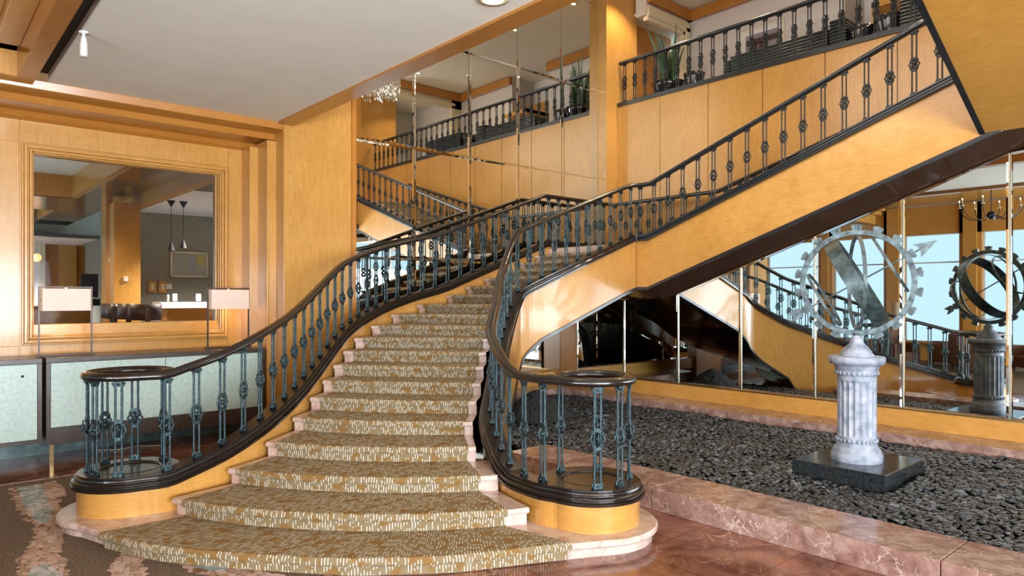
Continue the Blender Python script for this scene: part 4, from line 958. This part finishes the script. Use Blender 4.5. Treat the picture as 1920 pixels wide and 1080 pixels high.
for i in range(18):
    mb = MB()
    a = 2*PI*(i+.5)/18; d = ey*math.cos(a)+ez*math.sin(a); tdir = -ey*math.sin(a)+ez*math.cos(a)
    vs = []; nn = 7
    for xoff in (-.016, .016):
        vs.append(C0+d*(RC_-.01)+tdir*-.030+ex*xoff); vs.append(C0+d*(RC_-.01)+tdir*.030+ex*xoff)
        for q in range(nn):
            u_ = -1+2*q/(nn-1); vs.append(C0+d*(RC_+.062-.012*u_*u_+(.008 if q % 2 else 0))+tdir*(-.052*u_)+ex*xoff)
    m_ = nn+2; order = [0, 1]+list(range(2, m_))
    fs = [tuple(order), tuple(m_+i_ for i_ in reversed(order))]+[(order[i_], m_+order[i_], m_+order[(i_+1) % m_], order[(i_+1) % m_]) for i_ in range(m_)]
    mb.add(vs, fs)
    for q in (-.6, -.2, .2, .6): mb.tube([C0+d*(RC_)+tdir*q*.034-ex*.018, C0+d*(RC_+.055)+tdir*q*.054-ex*.018], .004, 5)
    mb.build('shell_ornament', M['verdigris'], arm)
    for k in (-1, 1):
        a2 = a+PI/18; d2 = ey*math.cos(a2)+ez*math.sin(a2); mb2.tube(ring_pts(.013, ey, ez, C0+d2*(RC_-.016)+ex*k*.019, 14), .003, 5, closed=True)
mb2.build('rosettes', M['iron'], arm)
ax = (-ey*math.cos(math.radians(30))+ez*math.sin(math.radians(30))).normalized()
pe = (ey*math.sin(math.radians(30))+ez*math.cos(math.radians(30))).normalized()
mb = MB(); band(mb, .475, ex, pe, ax, .15, .012, C0, 96); mb.build('equator_band', M['copper_dark'], arm)['label'] = 'dark broad tilted band'
mb = MB()
for i in range(36):
    a = 2*PI*i/36; d = ex*math.cos(a)+pe*math.sin(a); dd = d*.472; mb.tube([C0+dd-ax*.045, C0+dd+ax*(.03 if i % 3 else .05)], .0035, 5)
mb.build('hour_marks', M['verdigris'], arm)
md = Vector((math.cos(math.radians(13)), math.sin(math.radians(13)), 0)); mn = Vector((-md.y, md.x, 0))
mb = MB(); band(mb, .475, md, ez, mn, .035, .014, C0, 80); mb.build('meridian_ring', M['verdigris'], arm)
mb = MB()
for s2 in (-1, 1):
    rt = .475*math.sin(math.radians(55)); band(mb, rt*.80, ex, pe, ax, .028, .010, C0+ax*s2*.36, 64)
mb.build('tropic_rings', M['verdigris'], arm)
mb = MB().tube([C0-ax*.70, C0+ax*.70], .009, 8); mb.build('arrow_shaft', M['verdigris'], arm)
mb = MB(); tip = C0+ax*.84; b0 = C0+ax*.63
for xo in (.008,):
    vs = [tip, b0+pe*.075, b0+ax*.035, b0-pe*.075, tip+ex*0]; mb.add([tip-ex*.004, b0+pe*.075-ex*xo, b0+ax*.035-ex*xo, b0-pe*.075-ex*xo, tip+ex*.004, b0+pe*.075+ex*xo, b0+ax*.035+ex*xo, b0-pe*.075+ex*xo], [(0, 1, 2, 3), (7, 6, 5, 4), (0, 4, 5, 1), (1, 5, 6, 2), (2, 6, 7, 3), (3, 7, 4, 0)])
mb.build('arrow_head', M['verdigris'], arm)
mb = MB(); tb0 = C0-ax*.60
for s2 in (-1, 1):
    for i in range(5):
        q0 = tb0-ax*(.028*i); q1 = q0-ax*.055+pe*s2*.055; mb.tube([q0, q1], [.006, .004], 5)
    mb.add([tb0-ex*.003, tb0-ax*.055+pe*s2*.05-ex*.003, tb0-ax*.17+pe*s2*.055-ex*.003, tb0-ax*.12-ex*.003, tb0+ex*.003, tb0-ax*.055+pe*s2*.05+ex*.003, tb0-ax*.17+pe*s2*.055+ex*.003, tb0-ax*.12+ex*.003], [(0, 1, 2, 3), (7, 6, 5, 4), (0, 4, 5, 1), (1, 5, 6, 2), (2, 6, 7, 3), (3, 7, 4, 0)])
mb.build('arrow_feathers', M['verdigris'], arm)
MB().lathe([(.035, 0), (.04, .02), (.028, dzc-RC_+.01)], n=16).build('mount', M['verdigris'], arm)

# ------------------------------------------------------------------ credenzas and table lamps
YC = 9.97
def credenza(x0, x1, zbot, rail, lab, doors, open_left):
    t = empty('credenza', (x0, YC, 0)); tag(t, lab, 'sideboard'); W = x1-x0
    MB().box((0, .02, zbot), (W, .68, 1.21)).build('body', M['darkoak'], t)
    MB().box((-.0, -.02, 1.21), (W, .69, 1.27)).build('top', M['darkoak'], t, bevel=.004)
    fr = MB().box((0, -.01, zbot), (W, .02, zbot+rail)).box((0, -.012, zbot), (.045, .02, 1.21)).box((W-.045, -.012, zbot), (W, .02, 1.21)); fr.build('face_frame', M['darkoak'], t, bevel=.003)
    dw = (W-.09)/doors
    for i in range(doors):
        d = MB().box((.045+i*dw+.004, -.004, zbot+rail+.006), (.045+(i+1)*dw-.004, .02, 1.204)).build('door', M['teal'], t, bevel=.002)
    for fx in (.06,):
        MB().box((fx-.02, .02, 0), (fx+.02, .06, zbot)).build('foot', M['brass'], t)
    return t
c1 = credenza(-.35, 1.245, .255, .045, 'dark oak credenza with pale green panel doors at the left edge of the photo', 1, False)
MB().sphere((1.40, -.02, 1.07), .015, 8, 5).build('knob', M['black'], c1)
c2 = credenza(1.285, 3.95, .22, .20, 'long dark oak credenza with pale green panels behind the left newel', 2, True)
struct('baseboard_left', MB().box((.1, YL-.05, 0), (4.12, YL, .2)), M['green'], label='green marble skirting under the left wall')
def table_lamp(x0, x1, lab):
    Y = 10.30; t = empty('table_lamp', ((x0+x1)/2, Y, 1.27)); tag(t, lab, 'lamp'); W = (x1-x0)/2
    mb = MB().box((-W-.01, -.008, 0), (-W+.01, .012, .87)).box((W-.01, -.008, 0), (W+.01, .012, .87)).box((-W, -.006, .855), (W, .01, .87)); mb.build('frame', M['steel'], t)
    MB().box((-W-.03, -.035, 0), (W+.03, .04, .022)).build('base', M['steel'], t, bevel=.003)
    mb = MB().box((-W+.02, -.085, .565), (W-.02, -.079, .845)).box((-W+.02, .079, .565), (W-.02, .085, .845)).box((-W+.02, -.085, .565), (-W+.026, .085, .845)).box((W-.026, -.085, .565), (W-.02, .085, .845)).box((-W+.02, -.085, .84), (W-.02, .085, .845)); mb.build('lamp_shade', M['shade'], t)
    MB().lathe([(.001, .66), (.03, .68), (.04, .72), (.025, .76), (.012, .79), (.012, .855)], n=14).build('bulb', M['bulb_soft'], t)
    for sx_ in (-1, 1): MB().tube([(sx_*W, 0, .70), (sx_*(W-.03), 0, .70)], .006, 6).build('shade_bracket', M['steel'], t)
    l = bpy.data.lights.new('lamp_glow', 'POINT'); l.energy = 5; l.color = (1, .72, .45); l.shadow_soft_size = .06
    lo = bpy.data.objects.new('lamp_glow', l); COL.objects.link(lo); lo.parent = t; lo.location = (0, .02, .50)
m, nt, b = mat('soft_bulb'); b.inputs['Emission Color'].default_value = (1, .8, .6, 1); b.inputs['Emission Strength'].default_value = 3; M['bulb_soft'] = m
table_lamp(1.255, 1.82, 'table lamp with a glowing rectangular shade in the left half of the opening')
table_lamp(3.26, 3.84, 'table lamp with a glowing rectangular shade at the right edge of the opening frame')
tag(MB().tube([(1.9, 10.35, .012), (2.1, 10.2, .012), (2.35, 10.28, .012), (2.6, 10.1, .012), (2.75, 10.25, .05), (2.8, 10.6, .25)], .008, 6).build('power_cord', M['white']), 'thin pale power cord on the floor under the long credenza', 'cord')

# ------------------------------------------------------------------ lobby carpet with winding petal bands
cp = MB().box((-4.65, -6, .001), (2.24, 9.06, .012)).build('lobby_carpet', M['carpet']); tag(cp, 'grey-brown lobby carpet with winding petal bands at the lower left', 'carpet')
M['petal_blue'] = M['petal'].copy(); M['petal_blue'].name = 'blue_petal_carpet'
for nd_ in M['petal_blue'].node_tree.nodes:
    if nd_.type == 'VALTORGB' and len(nd_.color_ramp.elements) == 5:
        for e_, c_ in zip(nd_.color_ramp.elements, [(.24, .34, .36), (.34, .45, .48), (.50, .56, .62), (.30, .42, .45), (.60, .63, .70)]): e_.color = (*c_, 1)
for nd_ in M['petal'].node_tree.nodes:
    if nd_.type == 'VALTORGB' and len(nd_.color_ramp.elements) == 5:
        for e_, c_ in zip(nd_.color_ramp.elements, [(.22, .12, .06), (.46, .33, .27), (.56, .43, .38), (.40, .27, .20), (.60, .48, .45)]): e_.color = (*c_, 1)
def motif(pxs, m_=None):
    # band: list of (x, y, half width) in metres on the floor
    c = catmull(pxs, 8); n = len(c); r2 = random.Random(len(pxs)); Lf = []; Rt = []
    for i, (x, y, w_) in enumerate(c):
        a = c[max(0, i-1)]; b_ = c[min(n-1, i+1)]; d = np.array((b_[0]-a[0], b_[1]-a[1])); d = d/np.linalg.norm(d); nn = np.array((-d[1], d[0]))
        Lf.append((x+nn[0]*w_*r2.uniform(.75, 1.2), y+nn[1]*w_*r2.uniform(.75, 1.2))); Rt.append((x-nn[0]*w_*r2.uniform(.75, 1.2), y-nn[1]*w_*r2.uniform(.75, 1.2)))
    mb = MB(); vs = []; zz = .0135+.0006*len(cp.children)
    for l, r_ in zip(Lf, Rt): vs += [(l[0], l[1], zz), (r_[0], r_[1], zz)]
    mb.add(vs, [(2*i, 2*i+1, 2*i+3, 2*i+2) for i in range(n-1)]); mb.build('petal_band', m_ or M['petal'], cp)
def fl_(x, y): p = pix_z(x, y, 0); return p.x, p.y
def bandpx(lst): return [(*fl_(x, y), w_) for x, y, w_ in lst]
motif(bandpx([(60, 912, .20), (68, 935, .18), (78, 958, .16), (88, 980, .13), (93, 1000, .10), (88, 1022, .12), (78, 1045, .14), (75, 1070, .15), (84, 1100, .15), (110, 1140, .15)]))
motif(bandpx([(55, 914, .10), (64, 935, .10), (75, 958, .09), (86, 982, .05)]), M['petal_blue'])
motif(bandpx([(74, 1064, .05), (82, 1085, .09), (95, 1110, .08)]), M['petal_blue'])
motif(bandpx([(93, 905, .06), (103, 918, .07), (116, 934, .04)]))
motif(bandpx([(245, 1038, .06), (240, 1055, .10), (238, 1075, .12), (245, 1110, .12)]))
motif(bandpx([(335, 1050, .04), (385, 1068, .11), (440, 1078, .11), (500, 1090, .10), (570, 1110, .1)]))
motif(bandpx([(350, 1052, .03), (385, 1064, .06), (425, 1072, .05)]), M['petal_blue'])
struct('trim_19', MB().box((-5, 9.08, .0), (2.3, 9.12, .016)).box((2.26, -6, 0), (2.30, 9.1, .016)), M['curb'])

# ------------------------------------------------------------------ lobby ceiling sprinkler, downlights
t = empty('ceiling_sensor', (1.62, 7.35, ZC)); 
p = None
q = (157-960)/FPX; tt = (ZC-HC)*FPX/(YH-60); sx0, sy0 = tt*(FX+q*RX), tt*(FY+q*RY)
t.location = (sx0, sy0, ZC); tag(t, 'small white bullet-shaped spotlight hanging from the plaster ceiling', 'ceiling light')
MB().lathe([(.045, 0), (.045, -.012), (.014, -.016), (.014, -.055)], n=16).build('canopy', M['white'], t)
MB().lathe([(.022, -.05), (.034, -.12), (.036, -.21), (.030, -.235), (.001, -.236)], n=18).build('body', M['white'], t)
q = (925-960)/FPX; tt = (ZC-HC)*FPX/(YH+3); downlight((tt*(FX+q*RX), tt*(FY+q*RY), ZC), 60, 'round recessed light at the top edge of the plaster ceiling', r=.09)
# downlights over stairwell and balcony
def dl_mirror(px, py, lab, power=90):
    q_ = (px-960)/FPX; t_ = (8.52-HC)*FPX/(YH-py); x, y = t_*(FX+q_*RX), t_*(FY+q_*RY)
    y = 2*YM-y; downlight((x, y, 8.52), power, lab)
dl_mirror(784, 137, 'stairwell ceiling downlight reflected leftmost in the mirrors', 260)
dl_mirror(879, 141, 'stairwell ceiling downlight reflected just right of the second mirror joint', 260)
dl_mirror(867, 99, 'stairwell ceiling downlight reflected left of the second mirror joint, upper one', 260)
dl_mirror(966, 56, 'stairwell ceiling downlight reflected beside the third mirror joint', 260)
dl_mirror(1075, 7, 'stairwell ceiling downlight reflected near the top of the rightmost mirrors', 260)
q = (1196-960)/FPX; p = pix_y(1196, 57, 9.9); o = downlight((p.x, p.y, p.z+.05), 60, 'bright starry downlight beyond the balcony door', r=.06); MB().sphere((0, 0, -.03), .045, 14, 8).build('lens', M['bulb'], o)
struct('ceiling_beyond_door', MB().box((11.9, 9.5, p.z+.05), (14, 11, p.z+.1)), M['cream'])
downlight(downlight_later, 160, 'downlight beyond the far balcony opening')
# added warm fill that brightens the balcony side of the stairwell; no window there
area('stairwell_fill', (4.32, 3.4, 6.7), (0, -PI/2, 0), 3.2, 9.5, 430, (1, .95, .86))

# ------------------------------------------------------------------ balcony: pots, snake plants, rattan boxes, picture
def pot(x, y, r, h, lab, plant=0):
    t = empty('planter_pot', (x, y, 6.02)); tag(t, lab, 'pot')
    MB().lathe([(.001, 0), (r*.62, 0), (r*.66, .02), (r*.92, h*.8), (r*1.02, h), (r*.96, h), (r*.85, h*.9), (.001, h*.88)], n=28).build('bowl', M['glossblack'], t)
    MB().lathe([(.001, h*.9), (r*.87, h*.89)], n=20, cap=False).build('soil', M['gravel'], t)
    if plant:
        rr2 = random.Random(int(x*100+y*7))
        for i in range(plant):
            a = rr2.uniform(0, 2*PI); r0 = rr2.uniform(0, r*.5); ln = rr2.uniform(.65, 1.22); lean = rr2.uniform(.02, .22); vs = []; tw = rr2.uniform(0, PI); nn = 7
            for j in range(nn):
                f = j/(nn-1); w_ = .048*(1-f**2.5)+.002; cx_ = r0*math.cos(a)+math.cos(a)*lean*f*f*ln*1.2; cy_ = r0*math.sin(a)+math.sin(a)*lean*f*f*ln*1.2; z = h*.85+ln*f; an = tw+f*.7
                vs += [(cx_-w_*math.cos(an), cy_-w_*math.sin(an), z), (cx_-.008*math.sin(an), cy_+.008*math.cos(an), z), (cx_+w_*math.cos(an), cy_+w_*math.sin(an), z), (cx_+.008*math.sin(an), cy_-.008*math.cos(an), z)]
            fs = [(j*4+k, j*4+(k+1) % 4, (j+1)*4+(k+1) % 4, (j+1)*4+k) for j in range(nn-1) for k in range(4)]
            MB().add(vs, fs, False).build('leaf', M['leaf'], t)
pot(11.78, 8.55, .36, .36, 'broad black bowl of tall snake plants at the far end of the balcony', 28)
pot(11.80, 7.95, .21, .42, 'plain black pot beside the snake plants on the balcony')
p = pix_x(1615, 60, 11.9); pot(11.9, p.y, .24, .42, 'black flared pot on the balcony, left of the two near the crossing flight')
p = pix_x(1665, 40, 11.9); pot(11.85, p.y-.05, .25, .46, 'black flared pot on the balcony, right of the two near the crossing flight')
def rattan(y0, y1, h, lab, x0=11.62, x1=12.1):
    t = empty('slatted_box', ((x0+x1)/2, (y0+y1)/2, 6.02)); tag(t, lab, 'planter box'); W, D = (x1-x0)/2, abs(y1-y0)/2
    n = int(h/.055)
    mb = MB()
    for i in range(n): mb.box((-W, -D, .055*i+.004), (W, D, .055*i+.046))
    mb.build('slats', M['rail2'], t, bevel=.012)
    MB().box((-W+.03, -D+.03, 0), (W-.03, D-.03, h-.02)).build('core', plain('box_inner_%d' % int(y0*10), (.10, .095, .085), .7), t)
ya = pix_x(1362, 120, 11.7).y; yb = pix_x(1555, 80, 11.7).y; yc = pix_x(1590, 70, 11.7).y
rattan(ya-.12, yb, .50, 'long black slatted planter box behind the balcony railing')
rattan(ya, ya-.11, .46, 'short end of black slatted boxes at the left of the long one')
rattan(yb-.03, yc, .62, 'taller black slatted box beside the flared pots')
yd = pix_x(1690, 40, 11.7).y; rattan(yd, yd-1.6, .62, 'black slatted box beside the crossing flight at the upper right')
a = pix_x(1387, 110, XW-.05); b_ = pix_x(1470, 48, XW-.05)
t = empty('framed_artwork', (XW-.005, (a.y+b_.y)/2, 7.14)); tag(t, 'framed abstract picture with dark brown bars on the striped balcony wall', 'picture')
W = abs(a.y-b_.y)/2
MB().box((-.04, -W, -.40), (0, W, .55)).build('frame', M['cream'], t, bevel=.006)
MB().box((-.045, -W+.03, -.37), (-.039, W-.03, .52)).build('mat_board', M['white'], t)
MB().box((-.048, -W+.14, -.30), (-.044, W-.14, .40)).build('print', plain('mauve_print', (.28, .25, .28), .7), t)
MB().box((-.052, -W+.12, .18), (-.047, W-.16, .30)).box((-.052, W-.42, -.15), (-.047, W-.32, .2)).box((-.052, -.1, -.2), (-.047, .05, .2)).build('painted_bars', plain('umber_paint', (.07, .035, .03), .7), t)

# ------------------------------------------------------------------ lounge seen only in the mirrors
def armchair(x, y, rz, lab):
    t = empty('armchair', (x, y, 0), rz); tag(t, lab, 'armchair')
    MB().box((-.38, -.36, .16), (.38, .34, .46)).build('seat', M['chairfab'], t, bevel=.04)
    MB().box((-.42, .24, .16), (.42, .42, 1.02)).build('backrest', M['chairfab'], t, bevel=.05)
    for s2 in (-1, 1): MB().box((s2*.36, -.36, .16), (s2*.48, .38, .72)).build('armrest', M['chairfab'], t, bevel=.04)
    for a_ in (-.36, .36):
        for c_ in (-.3, .32): MB().lathe([(.02, 0), (.03, .17)], (a_, c_, 0), 10).build('leg', M['darkoak'], t)
for i, (x, y, r_) in enumerate(((-1.6, 7.6, .4), (-1.9, 5.9, -.5), (-2.6, 4.6, 2.4), (-2.9, 6.8, 2.9), (-1.4, 3.9, .2))):
    armchair(x, y, r_, ['brown armchair in the lounge, nearest the credenza side', 'brown armchair in the lounge, second in the row', 'brown armchair with its back to the middle windows', 'brown armchair in front of the window columns', 'brown armchair closest to the camera side'][i])
t = empty('floor_lamp', (-3.4, 8.2, 0)); tag(t, 'brass floor lamp with a cream drum shade by the lounge windows', 'lamp')
MB().lathe([(.16, 0), (.16, .02), (.015, .04), (.012, 1.45)], n=20).build('pole', M['brass'], t); MB().lathe([(.22, 1.4), (.22, 1.85)], n=28, cap=False).build('lamp_shade', M['cream'], t)

# ------------------------------------------------------------------ chandeliers (seen only in the mirrors)
t = empty('chandelier', (.35, 4.84, 3.95)); tag(t, 'black iron chandelier with curved candle arms, reflected at the right edge', 'chandelier')
MB().tube([(0, 0, .05), (0, 0, 1.0)], .012, 8).build('stem', M['iron_dark'], t); MB().sphere((0, 0, 0), .10, 16, 10).build('hub', M['iron_dark'], t)
for i in range(8):
    a = 2*PI*i/8; c_, s2 = math.cos(a), math.sin(a)
    ar = MB().tube([(c_*r_, s2*r_, z) for r_, z in ((.08, .0), (.25, -.10), (.45, -.08), (.60, .06), (.66, .22))], .010, 7).build('arm', M['iron_dark'], t)
    MB().lathe([(.045, .22), (.05, .235), (.014, .24), (.014, .36), (.001, .36)], (c_*.66, s2*.66, 0), 12).build('candle_sleeve', M['cream'], ar)
    MB().sphere((c_*.66, s2*.66, .385), .014, 8, 6, (1, 1, 1.8)).build('bulb', M['bulb_soft'], ar)
t = empty('crystal_chandelier', (8.5, 4.6, 7.15)); tag(t, 'round crystal chandelier of hanging glass drops, reflected at the top left of the mirrors', 'chandelier')
MB().tube([(0, 0, .5), (0, 0, 1.47)], .02, 8).build('stem', M['brass'], t)
mb = MB()
for r_, z in ((.75, .45), (.5, .5)): mb.tube([(r_*math.cos(2*PI*i/32), r_*math.sin(2*PI*i/32), z) for i in range(32)], .018, 6, closed=True)
for i in range(6): mb.tube([(0, 0, .55), (.75*math.cos(i*PI/3), .75*math.sin(i*PI/3), .45)], .010, 6)
mb.build('frame', M['brass'], t)
mb = MB(); rc = random.Random(5)
for i in range(150):
    a = 2*PI*i/75; r_ = .75 if i < 75 else .55; z = .40
    for j in range(rc.randint(3, 5)):
        h_ = rc.uniform(.09, .15); x, y = r_*math.cos(a), r_*math.sin(a)
        mb.add([(x, y, z), (x+.024, y, z-h_*.6), (x, y+.024, z-h_*.6), (x-.024, y, z-h_*.6), (x, y-.024, z-h_*.6), (x, y, z-h_)], [(0, 1, 2), (0, 2, 3), (0, 3, 4), (0, 4, 1), (5, 2, 1), (5, 3, 2), (5, 4, 3), (5, 1, 4)]); z -= h_+.004
m, nt, b = mat('crystal'); b.inputs['Base Color'].default_value = (.9, .9, .88, 1); b.inputs['Roughness'].default_value = .08; b.inputs['Metallic'].default_value = .6; M['crystal'] = m
o = mb.build('crystal_drops', m, t); o['kind'] = 'stuff'
